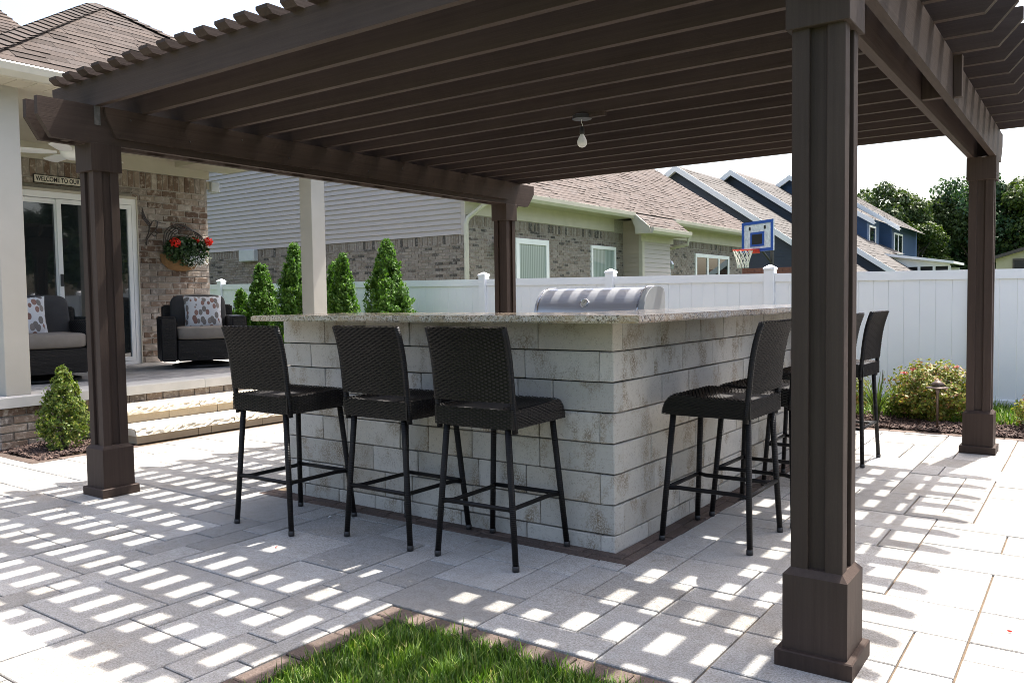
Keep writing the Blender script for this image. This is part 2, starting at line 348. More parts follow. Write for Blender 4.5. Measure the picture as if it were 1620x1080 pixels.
def copy_tree(o, parent=None):
    c = o.copy(); COL.objects.link(c); c.parent = parent
    for ch in list(o.children): copy_tree(ch, c)
    return c
def leaves(pts, nrm, size, aspect=.5, jit=.6, tilt=None):
    """diamond leaf faces at pts, normals jittered"""
    n = len(pts); N = nrm+RNG.normal(0, jit, (n, 3)); N /= np.linalg.norm(N, axis=1)[:, None]+1e-9
    T = RNG.normal(0, 1, (n, 3)) if tilt is None else tilt+RNG.normal(0, .35, (n, 3))
    T -= N*np.sum(T*N, 1)[:, None]; T /= np.linalg.norm(T, axis=1)[:, None]+1e-9; B = np.cross(N, T)
    sz = (np.asarray(size)*RNG.uniform(.65, 1.3, n))[:, None]
    V = np.stack([pts-T*sz*.5, pts+B*sz*aspect*.5-T*sz*.05, pts+T*sz*.5, pts-B*sz*aspect*.5-T*sz*.05], 1).reshape(-1, 3)
    return V, np.arange(4*n).reshape(n, 4)
def sphere_pts(n):
    d = RNG.normal(0, 1, (n, 3)); return d/np.linalg.norm(d, axis=1)[:, None]
def weave(m, f, nu, nv, wv, amp=.0028, sgn=1):
    """flat strands along u crossing nu stakes, nv strands; f(u,v)->(points, unit normals)"""
    U = np.linspace(0, 1, nu*2+1)
    for r in range(nv):
        vc = (r+.5)/nv; h = wv*.5/nv
        off = amp*np.cos(np.pi*(np.arange(len(U))*.5+r))*sgn*np.clip(np.minimum(U, 1-U)*nu*1.2, 0, 1)
        a, na = f(U, np.full_like(U, vc-h)); b, nb = f(U, np.full_like(U, vc+h))
        V = np.concatenate([a+na*off[:, None], b+nb*off[:, None]]); n = len(U)
        F = np.array([(i, i+1, n+i+1, n+i) for i in range(n-1)]); m.arr(V, F)
# ------------------------------------------------------------------ ground, patio
gm = MB(); gm.add([(-900, -900, -.06), (900, -900, -.06), (900, 900, -.06), (-900, 900, -.06)], [(0, 1, 2, 3)])
tag(gm.build('ground', 'lawn', at=(0, 0, 0)), kind='structure')

MOD = .16; GX, GY = .04, .08
LAWN_X, LAWN_Y = -1.47, -.41           # lawn corner of the patio (outer edge of its border)
HOLES = [(LAWN_X, 99, -99, LAWN_Y), (-3.45, -.945, .49, 3.85), (-99, -5.65, .18, 99), (-99, -5.74, .96, 99), (-99, 99, 4.80, 99), (4.3, 99, -99, 99), (-99, -9.4, -99, 99), (-99, 99, -99, -4.2)]
def clip_rect(x0, x1, y0, y1):
    """what is left of a paver after the beds, the island and the lawn are cut out of it"""
    rs = [(x0, x1, y0, y1)]
    for (a, b, c, d) in HOLES:
        out = []
        for (p, q, r, s) in rs:
            if q <= a or p >= b or s <= c or r >= d: out.append((p, q, r, s)); continue
            if p < a: out.append((p, a, r, s)); p = a
            if q > b: out.append((b, q, r, s)); q = b
            if r < c: out.append((p, q, r, c))
            if s > d: out.append((p, q, d, s))
        rs = out
    return [t for t in rs if t[1]-t[0] > .012 and t[3]-t[2] > .012]
ps = MB()
def sheet(m, x0, x1, y0, y1, z=-.010): m.add([(x0, y0, z), (x1, y0, z), (x1, y1, z), (x0, y1, z)], [(0, 1, 2, 3)])
sheet(ps, -9.4, LAWN_X, -4.2, LAWN_Y); sheet(ps, -9.4, 4.3, LAWN_Y, 4.9)
patio = tag(ps.build('patio', 'joint', at=(0, 0, 0)), kind='structure')
i0, i1, j0, j1 = -60, 27, -27, 30
grid = {}
def cell(i, j): return (GX+i*MOD, GX+(i+1)*MOD, GY+j*MOD, GY+(j+1)*MOD)
free = set()
for i in range(i0, i1):
    for j in range(j0, j1):
        if clip_rect(*cell(i, j)): free.add((i, j))
SZ = [(3, 2)]*5+[(2, 3)]*2+[(2, 2)]*4+[(2, 1)]*2+[(1, 2)]*2+[(3, 3)]*1+[(3, 1)]
rr = random.Random(5); pieces = []
for j in range(j0, j1):
    for i in range(i0, i1):
        if (i, j) not in free: continue
        opts = SZ[:]; rr.shuffle(opts)
        for a, b in opts+[(1, 1)]:
            cs = [(i+u, j+v) for u in range(a) for v in range(b)]
            if all(c in free for c in cs): break
        for c in cs: free.discard(c)
        pieces += clip_rect(GX+i*MOD, GX+(i+a)*MOD, GY+j*MOD, GY+(j+b)*MOD)
def scr(x, y, z=0):
    d = Vector((x, y, z))-CAM; zz = d.dot(fw)
    if zz < .1: return None
    return 810+FPX*d.dot(rt)/zz, 540-FPX*d.dot(up)/zz, zz
def seen_area(q):
    s_ = [scr(x, y) for x in q[:2] for y in q[2:]]
    if any(t is None for t in s_): return 0
    if max(t[0] for t in s_) < -20 or min(t[0] for t in s_) > 1640 or min(t[1] for t in s_) > 1100: return 0
    return (q[1]-q[0])*(q[3]-q[2])/s_[0][2]**3
pieces.sort(key=seen_area, reverse=True)
pc = {}; rest = MB()
for n_, (x0, x1, y0, y1) in enumerate(pieces):
    g = .0036; dz = rr.uniform(-.002, .002)
    if n_ < 300 and seen_area((x0, x1, y0, y1)) > 0:
        key = (round(x1-x0, 3), round(y1-y0, 3))
        if key not in pc:
            m = MB(); hx, hy = key[0]/2-g, key[1]/2-g; m.topch(-hx, hx, -hy, hy, -.05, 0, .003); pc[key] = m.mesh('paver', 'paver')
        inst(pc[key], 'paver', ((x0+x1)/2, (y0+y1)/2, dz), patio, (rr.uniform(-.0015, .0015), rr.uniform(-.0015, .0015), rr.uniform(-.002, .002)))
    else: rest.topch(x0+g, x1-g, y0+g, y1-g, -.05, dz, .003)
o = tag(rest.build('paver_field', 'paver', patio), kind='stuff')
# border bricks (dark, laid as stretchers)
def border(x0, x1, y0, y1, along, L=.205):
    n = max(1, round(((x1-x0) if along == 'x' else (y1-y0))/L)); st = ((x1-x0) if along == 'x' else (y1-y0))/n
    m = MB(); W_ = (y1-y0) if along == 'x' else (x1-x0)
    if along == 'x': m.topch(-st/2+.003, st/2-.003, -W_/2+.003, W_/2-.003, -.05, 0, .004)
    else: m.topch(-W_/2+.003, W_/2-.003, -st/2+.003, st/2-.003, -.05, 0, .004)
    me = m.mesh('border_brick', 'brickpaver')
    for k in range(n):
        c = (x0+(k+.5)*st, (y0+y1)/2) if along == 'x' else ((x0+x1)/2, y0+(k+.5)*st)
        inst(me, 'border_brick', (c[0], c[1], rr.uniform(-.002, .001)), patio, (rr.uniform(-.004, .004), rr.uniform(-.004, .004), rr.uniform(-.006, .006)))
border(-3.45, -.945, .49, .552, 'x'); border(-3.45, -1.005, .552, .614, 'x')
border(-1.005, -.945, .552, 3.85, 'y'); border(-1.065, -1.005, .614, 3.85, 'y')
border(-1.47, 1.6, -.505, -.41, 'x'); border(-1.47, -1.375, -3.4, -.505, 'y')
border(-5.74, -5.65, .18, 1.03, 'y'); border(-6.34, -5.74, .18, .27, 'x')
border(-8.5, 4.3, 4.80, 4.9, 'x', .21)
# ------------------------------------------------------------------ grass
def blades(n, fx, lo, hi, w_, base=0):
    P = fx(n); n = len(P); h = RNG.uniform(lo, hi, n)*(.7+.6*RNG.random(n)**2); a = RNG.uniform(0, 2*np.pi, n)
    d = np.stack([np.cos(a), np.sin(a), np.zeros(n)], 1); s_ = np.stack([-np.sin(a), np.cos(a), np.zeros(n)], 1)
    lean = (RNG.uniform(.05, .75, n)*h)[:, None]; ww = (w_*RNG.uniform(.6, 1.3, n))[:, None]
    Z = np.array([0, 0, 1.0]); hh = h[:, None]
    b = np.concatenate([P, np.full((n, 1), base)], 1)
    V = np.stack([b-s_*ww*.5, b+s_*ww*.5, b+d*lean*.28+Z*hh*.5-s_*ww*.45, b+d*lean*.28+Z*hh*.5+s_*ww*.45,
                  b+d*lean+Z*hh*(1-.25*lean/hh)], 1).reshape(-1, 3)
    k = np.arange(n)*5
    return V, [(i, i+1, i+3, i+2) for i in k]+[(i+2, i+3, i+4) for i in k]
def grass(name, n, fx, lo, hi, w_, base, label):
    V, F = blades(n, fx, lo, hi, w_, base); m = MB(); m.v = [tuple(p) for p in V.tolist()]; m.f = [tuple(int(i) for i in q) for q in F]
    return tag(m.build(name, 'grass', at=(float(V[0, 0]), float(V[0, 1]), base)), label, 'grass', kind='stuff')
def clump_lawn(n):
    c = RNG.uniform(0, 1, (260, 2)); k = RNG.integers(0, 260, n)
    q = np.where(RNG.random((n, 1)) < .55, c[k]+RNG.normal(0, .022, (n, 2)), RNG.random((n, 2)))
    P = np.stack([-1.37+q[:, 0]*1.75, -1.75+q[:, 1]*1.265], 1)
    return P[(P[:, 0] > -1.395) & (P[:, 1] < -.475)]
grass('grass', 46000, clump_lawn, .022, .072, .0045, -.02, 'shaggy green lawn corner inside the brick edging')
ls = MB(); sheet(ls, -1.375, 8, -6, -.505, -.02); sheet(ls, -30, 8, 5.7, 6.9, -.012)
tag(ls.build('lawn', 'lawn', at=(0, -1, 0)), kind='structure')
grass('grass', 16000, lambda n: np.stack([RNG.uniform(-2.6, 1.6, n), RNG.uniform(5.45, 6.74, n)], 1), .05, .14, .009, -.01, 'bright lawn strip between the bark bed and the white fence')
# ------------------------------------------------------------------ mulch beds
def chips(n, fx, zf):
    P = fx(n); n = len(P); m = MB()
    T = RNG.normal(0, 1, (n, 3))*np.array([1, 1, .35]); T /= np.linalg.norm(T, axis=1)[:, None]
    N = np.array([0, 0, 1.0])+RNG.normal(0, .45, (n, 3)); N -= T*np.sum(N*T, 1)[:, None]; N /= np.linalg.norm(N, axis=1)[:, None]; B = np.cross(N, T)
    L = RNG.uniform(.012, .045, n)[:, None]; W_ = RNG.uniform(.004, .012, n)[:, None]; H = RNG.uniform(.002, .005, n)[:, None]
    c = np.concatenate([P, (zf(P)+RNG.uniform(-.004, .012, n))[:, None]], 1); vs = []
    for sz in (-1, 1):
        for sx, sy in ((-1, -1), (1, -1), (1, 1), (-1, 1)): vs.append(c+T*L*sx*.5*(1 if sy > 0 else .8)+B*W_*sy+N*H*sz)
    V = np.stack(vs, 1).reshape(-1, 3); k = np.arange(n)[:, None]*8
    F = np.concatenate([k+np.array(q) for q in ((4, 5, 6, 7), (0, 1, 5, 4), (1, 2, 6, 5), (2, 3, 7, 6), (3, 0, 4, 7))]); m.arr(V, F); return m
bed = MB(); bed.box(-6.45, -5.74, .27, 1.04, -.05, -.012); tag(bed.build('bed_ground', 'soil', at=(-6, .6, 0)), kind='structure')
m = chips(3600, lambda n: np.stack([RNG.uniform(-6.44, -5.745, n), RNG.uniform(.275, 1.03, n)], 1), lambda P: .0+.02*np.sin(P[:, 0]*9)*np.sin(P[:, 1]*8))
tag(m.build('bark_mulch', 'mulch', at=(-6, .6, 0)), 'dark bark mulch around the boxwood beside the porch', 'mulch', kind='stuff')
bed = MB(); bed.box(-8.5, 4.3, 4.9, 5.75, -.05, -.008); tag(bed.build('bed_ground', 'soil', at=(-1, 5.3, 0)), kind='structure')
m = chips(13000, lambda n: np.stack([RNG.uniform(-2.6, 1.3, n), RNG.uniform(4.905, 5.72, n)], 1), lambda P: .012+.018*np.sin(P[:, 0]*5)*np.sin(P[:, 1]*7))
tag(m.build('bark_mulch', 'mulch', at=(-.6, 5.3, 0)), 'long bed of brown bark mulch in front of the white fence', 'mulch', kind='stuff')
# ------------------------------------------------------------------ pergola
PX, PY = 4.23, 4.154
PER = empty('pergola', (-2.115, 2.077, 0), 'dark brown stained timber pergola over the stone bar', 'pergola')
def post_parts(cx, cy):
    m = MB().box(cx-.061, cx+.061, cy-.061, cy+.061, 0, 2.0); p = m.build('post', 'wood', PER)
    MB().topch(cx-.1155, cx+.1155, cy-.1155, cy+.1155, 0, .053, .004).build('plinth', 'wood', p)
    m = MB(); a, b = .0965, .078
    m.add([(cx+sx*r, cy+sy*r, z) for (r, z) in ((a, .05), (a, .287), (b, .307)) for sx, sy in ((-1, -1), (1, -1), (1, 1), (-1, 1))],
          [(3, 2, 1, 0), (8, 9, 10, 11)]+[(i+k, (i+1) % 4+k, (i+1) % 4+k+4, i+k+4) for k in (0, 4) for i in range(4)]); m.build('collar', 'wood', p)
    for sx in (-1, 1):
        for sy in (-1, 1):
            xa, xb = sorted((cx+sx*.0255, cx+sx*.0775)); ya, yb = sorted((cy+sy*.0255, cy+sy*.0775))
            MB().chbox(xa, xb, ya, yb, .28, 1.96, .002).build('corner_board', 'wood', p)
    MB().chbox(cx-.0925, cx+.0925, cy-.0925, cy+.0925, 1.946, 2.109, .002).build('cap', 'wood', p)
    return p
for cx, cy in ((-PX, 0), (0, 0), (0, PY), (-PX, PY)): post_parts(cx, cy)
bp = [(-.381, 2.327), (-.381, 2.225), (-.31, 2.107), (4.46, 2.107), (4.57, 2.24), (4.57, 2.327)]
for cx in (-PX, 0):
    for a, b in ((-.086, -.048), (.048, .086)): MB().prism(bp, 'x', cx+a, cx+b).build('beam', 'wood_y', PER)
lp = [(-.005, 2.324), (-.005, 2.28), (.058, 2.149), (4.10, 2.149), (4.15, 2.28), (4.15, 2.324)]
MB().prism(lp, 'x', -PX+.087, -PX+.107).build('ledger_board', 'wood_y', PER)
for y in (1.95,): MB().chbox(-.047, .047, y, y+.04, 2.115, 2.32, .002).build('spacer_block', 'wood', PER)
for cx in (-PX, 0):
    for y0_ in (-.2, 4.27): MB().chbox(cx-.047, cx+.047, y0_, y0_+.04, 2.115, 2.325, .002).build('spacer_block', 'wood', PER)
MB().chbox(.0865, .125, 2.0, 2.045, 2.118, 2.322, .002).build('splice_block', 'wood', PER)
rp = [(-4.63, 2.49), (-4.63, 2.435), (-4.53, 2.325), (.28, 2.325), (.38, 2.435), (.38, 2.49)]
rme = MB().prism([(x+2.1, z-2.4) for x, z in rp], 'y', 0, .038).mesh('rafter', 'wood_x')
for k in range(16): inst(rme, 'rafter', (-2.1, -.063+.29*k, 2.4), PER, (0, 0, rr.uniform(-.0006, .0006)))
sp = [(-.137, 2.528), (-.137, 2.512), (-.108, 2.488), (4.37, 2.488), (4.40, 2.512), (4.40, 2.528)]
sme = MB().prism([(y-2.1, z-2.5) for y, z in sp], 'x', -.043, .043).mesh('slat', 'wood_y')
for k in range(28): inst(sme, 'slat', (-4.465+.165*k+rr.uniform(-.003, .003), 2.1+rr.uniform(-.006, .006), 2.5), PER, (0, 0, rr.uniform(-.0007, .0007)))
for cx, sgn in ((-PX+.110, 1),):                                  # carriage bolts on the ledger
    bm_ = MB().lathe([(.006, 0), (.006, .002), (.003, .004)], 8)
    me = bm_.mesh('bolt', 'black')
    for k in range(11):
        inst(me, 'bolt', (cx-.0035, .15+.4*k, 2.20 if k % 2 else 2.27), PER, (0, math.pi/2, 0))
me = MB().box(-.0015, .0015, -.018, .018, -.055, .055).mesh('bracket', 'galv')
inst(me, 'bracket', (-PX+.0878, -.045, 2.27), PER)
# pendant bulb
bx, by = -2.03, 1.986
PB = empty('pendant_bulb', (bx, by, 2.33), 'bare white bulb hanging on a short wire under the pergola rafters', 'light bulb')
MB().lathe([(.0, -.028), (.062, -.028), (.062, -.006), (.05, .0)], 24, (bx, by, 2.327)).build('ceiling_plate', 'black', PB)
MB().box(bx+.05, bx+.17, by-.016, by+.016, 2.300, 2.327).build('junction_arm', 'wood', PB)
MB().tube([(bx, by, 2.30), (bx-.006, by, 2.28), (bx+.005, by, 2.262), (bx, by, 2.245)], .0022, 6).build('wire', 'white', PB)
MB().lathe([(.006, .03), (.014, .028), (.015, 0), (.0155, -.018), (.012, -.02)], 16, (bx, by, 2.222)).build('socket', 'black', PB, True)
MB().lathe([(.0125, .0), (.014, -.010), (.024, -.028), (.0305, -.044), (.032, -.056), (.029, -.070), (.019, -.082), (.005, -.087)], 20, (bx, by, 2.206)).build('bulb', 'bulb', PB, True)
# ------------------------------------------------------------------ stone bar
BAR = empty('stone_bar', (-2.2, 2.1, 0), 'L-shaped outdoor bar of pale grey stone blocks under the pergola', 'bar')
MB().box(-3.30, -1.09, .64, 1.02, -.03, 1.045).box(-1.42, -1.095, 1.02, 3.72, -.03, 1.044).build('core_wall', 'joint_dark', BAR)
MB().box(-3.30, -1.42, 2.82, 3.72, -.03, .905).build('back_counter', 'block', BAR)
ZL = [-.03]+[.07+.14*i for i in range(8)]
TH = .078; g = .0022
def blk(x0, x1, y0, y1, z0, z1, corner=False):
    m = MB(); cx, cy, cz = (x0+x1)/2, (y0+y1)/2, (z0+z1)/2; d = rr.uniform(-.002, .002)
    m.chbox(x0-cx, x1-cx, y0-cy, y1-cy, z0-cz+.0028, z1-cz-.0028, .004)
    if corner:                                            # softened outer corner
        m.v = [((x-.012 if x > (x1-cx)-.006 and y < (y0-cy)+.006 else x), (y+.012 if x > (x1-cx)-.006 and y < (y0-cy)+.006 else y), z) for x, y, z in m.v]
    m.v = [(x+rr.uniform(-.0016, .0016), y+rr.uniform(-.0016, .0016), z+rr.uniform(-.0012, .0012)) for x, y, z in m.v]
    o = bpy.data.objects.new('block', m.mesh('block', 'block')); COL.objects.link(o); o.parent = BAR; o.location = Vector((cx, cy, cz))-org(BAR)
for c in range(8):
    z0, z1 = ZL[c], ZL[c+1]; own_front = c % 2 == 1       # who owns the corner
    x = -1.065 if own_front else -1.065-TH-g; first = own_front
    while x > -3.33+.02:
        L = rr.choice([.20, .29, .41, .33, .41]); 
        if first: L = rr.choice([.33, .41])
        xl = x-L if x-L > -3.33+.14 else -3.33
        blk(xl+g, x-(0 if first else 0), .612+rr.uniform(0, .003), .612+TH, z0, z1, first); x = xl-g; first = False
    y = .612 if not own_front else .612+TH+g; first = not own_front
    while y < 3.72-.02:
        L = rr.choice([.20, .29, .41, .33, .41]); 
        if first: L = rr.choice([.33, .41])
        yl = y+L if y+L < 3.72-.14 else 3.72
        blk(-1.065-TH, -1.065-rr.uniform(0, .003)*(0 if first else 1), y, yl-g, z0, z1, first); y = yl+g; first = False
def slab(poly, z0, z1, name, e=.006):
    """slab with an eased top and bottom edge"""
    n = len(poly); bm = bmesh.new(); vs = [bm.verts.new((x, y, z0)) for x, y in poly]; f = bm.faces.new(vs)
    r = bmesh.ops.extrude_face_region(bm, geom=[f]); bmesh.ops.translate(bm, vec=(0, 0, z1-z0), verts=[v for v in r['geom'] if isinstance(v, bmesh.types.BMVert)])
    bmesh.ops.recalc_face_normals(bm, faces=bm.faces)
    bmesh.ops.bevel(bm, geom=[e_ for e_ in bm.edges if abs(e_.verts[0].co.z-e_.verts[1].co.z) < 1e-5], offset=e, segments=2, affect='EDGES')
    m = MB(); bm.verts.index_update(); m.v = [tuple(v.co) for v in bm.verts]; m.f = [tuple(v.index for v in q.verts) for q in bm.faces]; bm.free()
    return m.build(name, 'granite', BAR)
slab([(-3.30, .36), (-.815, .36), (-.815, 3.78), (-1.50, 3.78), (-1.50, 1.06), (-3.30, 1.06)], 1.047, 1.080, 'countertop')
slab([(-3.34, 2.79), (-1.502, 2.79), (-1.502, 3.78), (-3.34, 3.78)], .905, .935, 'grill_counter')
# grill
GR = empty('grill', (-2.53, 3.11, .935), 'stainless steel built-in grill with domed lid on the stone bar', 'grill')
prof = [(2.87, .985)]+[(2.87+.20*(1-math.cos(t)), .985+.245*math.sin(t)) for t in np.linspace(.2, math.pi/2, 16)]+[(3.17, 1.232), (3.23, 1.215), (3.25, 1.17), (3.25, .985)]
MB().box(-3.02, -2.04, 2.86, 3.26, .93, .985).build('firebox', 'steel', GR)
hd = MB()
for y_, z_ in prof: hd.v += [(-2.985, y_, z_), (-2.095, y_, z_)]
hd.f = [(2*i, 2*i+1, 2*i+3, 2*i+2) for i in range(len(prof)-1)]; hd.fix = True; hd.build('hood', 'steel', GR, True)
for a, b in ((-3.02, -2.986), (-2.094, -2.045)): MB().prism([(y, z+.002 if z > 1 else z) for y, z in prof], 'x', a, b).build('end_cap', 'grey_box' if a > -2.5 else 'steel', GR)
for x in (-2.99, -2.10):
    MB().tube([(x, y-.004, z+.003) for y, z in prof[:-3]], .0055, 6).build('edge_trim', 'chrome', GR)
gx = -2.56; gy, gz = 2.897, 1.115
m = MB().lathe([(.036, -.004), (.036, .010), (.030, .014), (.028, .008), (.0, .008)], 24); 
o = m.build('gauge', 'chrome', GR, True, local=True); o.location = Vector((gx, gy-.004, gz))-org(GR); o.rotation_euler = (R(68), 0, 0)
d = MB().lathe([(.0, .009), (.027, .009), (.027, .0095), (0, .0095)], 24).build('dial', 'signface', o, local=True)
MB().box(-.002, .002, -.003, .02, .0100, .0108).build('needle', 'ink', o, local=True).rotation_euler = (0, 0, -.7)
MB().tube([(-2.95, 2.83, .975), (-2.13, 2.83, .975)], .012, 10).build('handle', 'chrome', GR, True)
for x in (-2.92, -2.16): MB().tube([(x, 2.83, .975), (x, 2.875, .975)], .008, 8).build('handle_bracket', 'chrome', GR)
MB().prism([(3.25, .99), (3.31, 1.0), (3.28, 1.06), (3.25, 1.09)], 'x', -2.9, -2.15).build('rear_vent', 'steel', GR)
# ------------------------------------------------------------------ bar stools
def grid_normals(f):
    def g(U, V):
        P = f(U, V); e = 1e-3
        du = f(U+e, V)-f(U-e, V); dv = f(U, V+e)-f(U, V-e); N = np.cross(du, dv); N /= np.linalg.norm(N, axis=1)[:, None]+1e-12
        return P, N
    return g
def back_curve(v): # v 0 bottom..1 top -> y,z  (leans and curls backward)
    return -.205-.026*v-.032*v*v*v, .715+.318*v
def mk_stool():
    root = empty('bar_stool', (0, 0, 0), 'dark brown wicker bar stool', 'bar stool', 'wicker stools around the stone bar')
    # seat profile along y (rear -> front, waterfall)
    sy = np.array([-.215, -.10, .02, .10, .145, .175, .198, .212]); sz = np.array([.688, .690, .694, .700, .700, .688, .660, .622])
    acc = np.concatenate([[0], np.cumsum(np.hypot(np.diff(sy), np.diff(sz)))]); acc /= acc[-1]
    def top(U, V):
        y = np.interp(V, acc, sy); z = np.interp(V, acc, sz); dip = -.012*np.clip(1-((U-.5)*2)**2, 0, 1)*np.clip((.15-y)/.2, 0, 1)
        return np.stack([(U-.5)*.425, y, z+dip], 1)
    core = MB()
    pl = [(-.21, .607), (-.21, .682)]+[(float(a), float(b)-.007) for a, b in zip(sy[1:], sz[1:])]+[(.195, .607)]
    core.prism(pl, 'x', -.207, .207); st = core.build('seat', 'wicker_core', root, local=True)
    m = MB(); weave(m, grid_normals(top), 22, 52, .84, .0038)
    for s_ in (-1, 1):
        def side(U, V, s_=s_):
            y = -.213+U*.420; zt = np.interp(y, sy, sz)-.004; return np.stack([np.full_like(U, s_*.2125), y, .603+V*(zt-.603)], 1)
        weave(m, grid_normals(side), 24, 12, .84, .004)
    weave(m, grid_normals(lambda U, V: np.stack([(U-.5)*.425, np.full_like(U, -.215), .603+V*.083], 1)), 24, 11, .84, .004)
    weave(m, grid_normals(lambda U, V: np.stack([(U-.5)*.425, .212-.0*V, .603+V*.018], 1)), 24, 3, .9)
    tag(m.build('seat_weave', 'wicker', st, local=True), kind='stuff')
    # back
    core = MB(); V_ = np.linspace(.02, .98, 9); pl = [(back_curve(v)[0]+.009, back_curve(v)[1]) for v in V_]+[(back_curve(v)[0]-.009, back_curve(v)[1]) for v in V_[::-1]]
    core.prism(pl, 'x', -.200, .200); bk = core.build('backrest', 'wicker_core', root, local=True)
    m = MB()
    for s_ in (-1, 1):
        def bf(U, V, s_=s_):
            y, z = back_curve(V); return np.stack([(U-.5)*.424, y+s_*.0125+.012*(1-((U-.5)*2)**2)*-1, z], 1)
        weave(m, grid_normals(bf), 22, 40, .80, .0045)
    weave(m, grid_normals(lambda U, V: np.stack([(U-.5)*.424, back_curve(1.0)[0]-.012*(1-((U-.5)*2)**2)+(V-.5)*.03, .7150+.318+.004-.0*V], 1)), 24, 4, .95)
    tag(m.build('back_weave', 'wicker', bk, local=True), kind='stuff')
    for s_ in (-1, 1):                                   # back posts
        pth = [(s_*.205, -.19, .585), (s_*.205, -.196, .64), (s_*.205, -.202, .70)]+[(s_*.205, back_curve(v)[0], back_curve(v)[1]) for v in np.linspace(.1, 1, 7)]
        MB().tube(pth, .0135, 8).build('back_post', 'leg', root, True, True)
    fr = MB()
    for a, b in (((-.165, -.185), (.165, -.185)), ((-.165, .165), (.165, .165)), ((-.165, -.185), (-.165, .165)), ((.165, -.185), (.165, .165))):
        fr.tube([(a[0], a[1], .604), (b[0], b[1], .604)], .011, 6)
    fr.build('seat_frame', 'leg', root, False, True)
    L = {}
    for sx in (-1, 1):
        for sy_ in (-1, 1):
            top_ = Vector((sx*.165, -.187 if sy_ < 0 else .172, .612)); bot = Vector((sx*.213, -.212 if sy_ < 0 else .213, .012)); L[sx, sy_] = (top_, bot)
            lg = MB().tube([top_, bot], [.0145, .0135], 10).build('leg', 'leg', root, True, True)
            MB().lathe([(.012, 0), (.0155, .003), (.0155, .024), (.013, .026)], 10, (bot.x, bot.y, 0)).build('foot_cap', 'black', lg, True, True)
    at_ = lambda k, z: L[k][0].lerp(L[k][1], (.612-z)/.6)
    for a, b, za, zb in (((-1, -1), (1, -1), .258, .258), ((-1, 1), (1, 1), .25, .25)):
        MB().tube([at_(a, za), at_(b, zb)], .0105, 8).build('stretcher', 'leg', root, True, True)
    for sx in (-1, 1):
        a = at_((sx, -1), .25); b = at_((sx, 1), .25); MB().tube([a, a.lerp(b, .12)-Vector((sx*.03, 0, 0)), a.lerp(b, .88)-Vector((sx*.03, 0, 0)), b], .0105, 8).build('stretcher', 'leg', root, True, True)
    return root
st0 = mk_stool()
ST = [((-2.754, .20), .01, 'wicker bar stool pulled out farthest from the bar front, closest to the porch steps'),
      ((-2.085, .345), -.015, 'wicker bar stool in the middle of the row along the bar front'),
      ((-1.513, .362), .02, "wicker bar stool at the bar front standing closest to the bar's corner"),
      ((-.765, 1.12), math.pi/2+.0, "wicker bar stool on the bar's long plain side, closest to the bar's corner"),
      ((-.728, 1.655), math.pi/2-.02, "second wicker bar stool from the corner along the bar's long plain side"),
      ((-.745, 2.50), math.pi/2+.03, "third wicker bar stool from the corner along the bar's long plain side"),
      ((-.775, 3.34), math.pi/2-.03, "last wicker bar stool on the bar's long plain side, next to the fence")]
for n_, ((x, y), a, lb) in enumerate(ST):
    s_ = st0 if n_ == 0 else copy_tree(st0)
    s_.location = (x, y, 0); s_.rotation_euler[2] = a; s_['label'] = lb
# ------------------------------------------------------------------ own house
HOUSE = empty('brick_house', (-9.15, 2.2, 0), 'brown brick house with covered porch, cream columns and shingle roof', 'house')
WX, FZ = -9.15, .42
wall = MB().box(WX-.25, WX-.004, -1.5, 4.098, 0, 3.0).build('brick_wall', 'mortar', HOUSE)
BL, BH = .21, .0785
bmesh_cache = {}
def brick_mesh(l, h, dpt, key):
    k = (round(l, 3), round(h, 3), key)
    if k not in bmesh_cache:
        m = MB(); m.chbox(-dpt/2, dpt/2, -l/2, l/2, -h/2, h/2, .004)
        m.v = [(x, y+rr.uniform(-.0015, .0015), z+rr.uniform(-.0015, .0015)) for x, y, z in m.v]; bmesh_cache[k] = m.mesh('brick', 'brick')
    return bmesh_cache[k]
def brick_x(x, y0, y1, z0, z1, par):
    o = inst(brick_mesh(y1-y0, z1-z0, .07, rr.randint(0, 1)), 'brick', (x-.03+rr.uniform(-.003, .003), (y0+y1)/2, (z0+z1)/2), par); return o
DOOR_Y0, DOOR_Y1, DOOR_Z1 = .62, 3.03, 2.455
c = 0; z = FZ
while z < 2.60:
    y = 1.45-(BL/2 if c % 2 else 0)
    while y < 4.09:
        a, b = max(y, 1.45), min(y+BL-.011, 4.098)
        z1 = min(z+BH-.011, 2.612)
        if z < DOOR_Z1+.01: a = max(a, DOOR_Y1+.006)
        if b-a > .03 and z1-z > .02: brick_x(WX, a, b, z, z1, wall)
        y += BL
    z += BH; c += 1
y = 1.45
while y < 4.05: brick_x(WX, y, y+.066, 2.622, 2.818, wall); y += .0772     # soldier course
MB().box(WX-.02, WX+.03, -1.5, 4.12, 2.822, 3.0).build('frieze_board', 'cream', HOUSE)
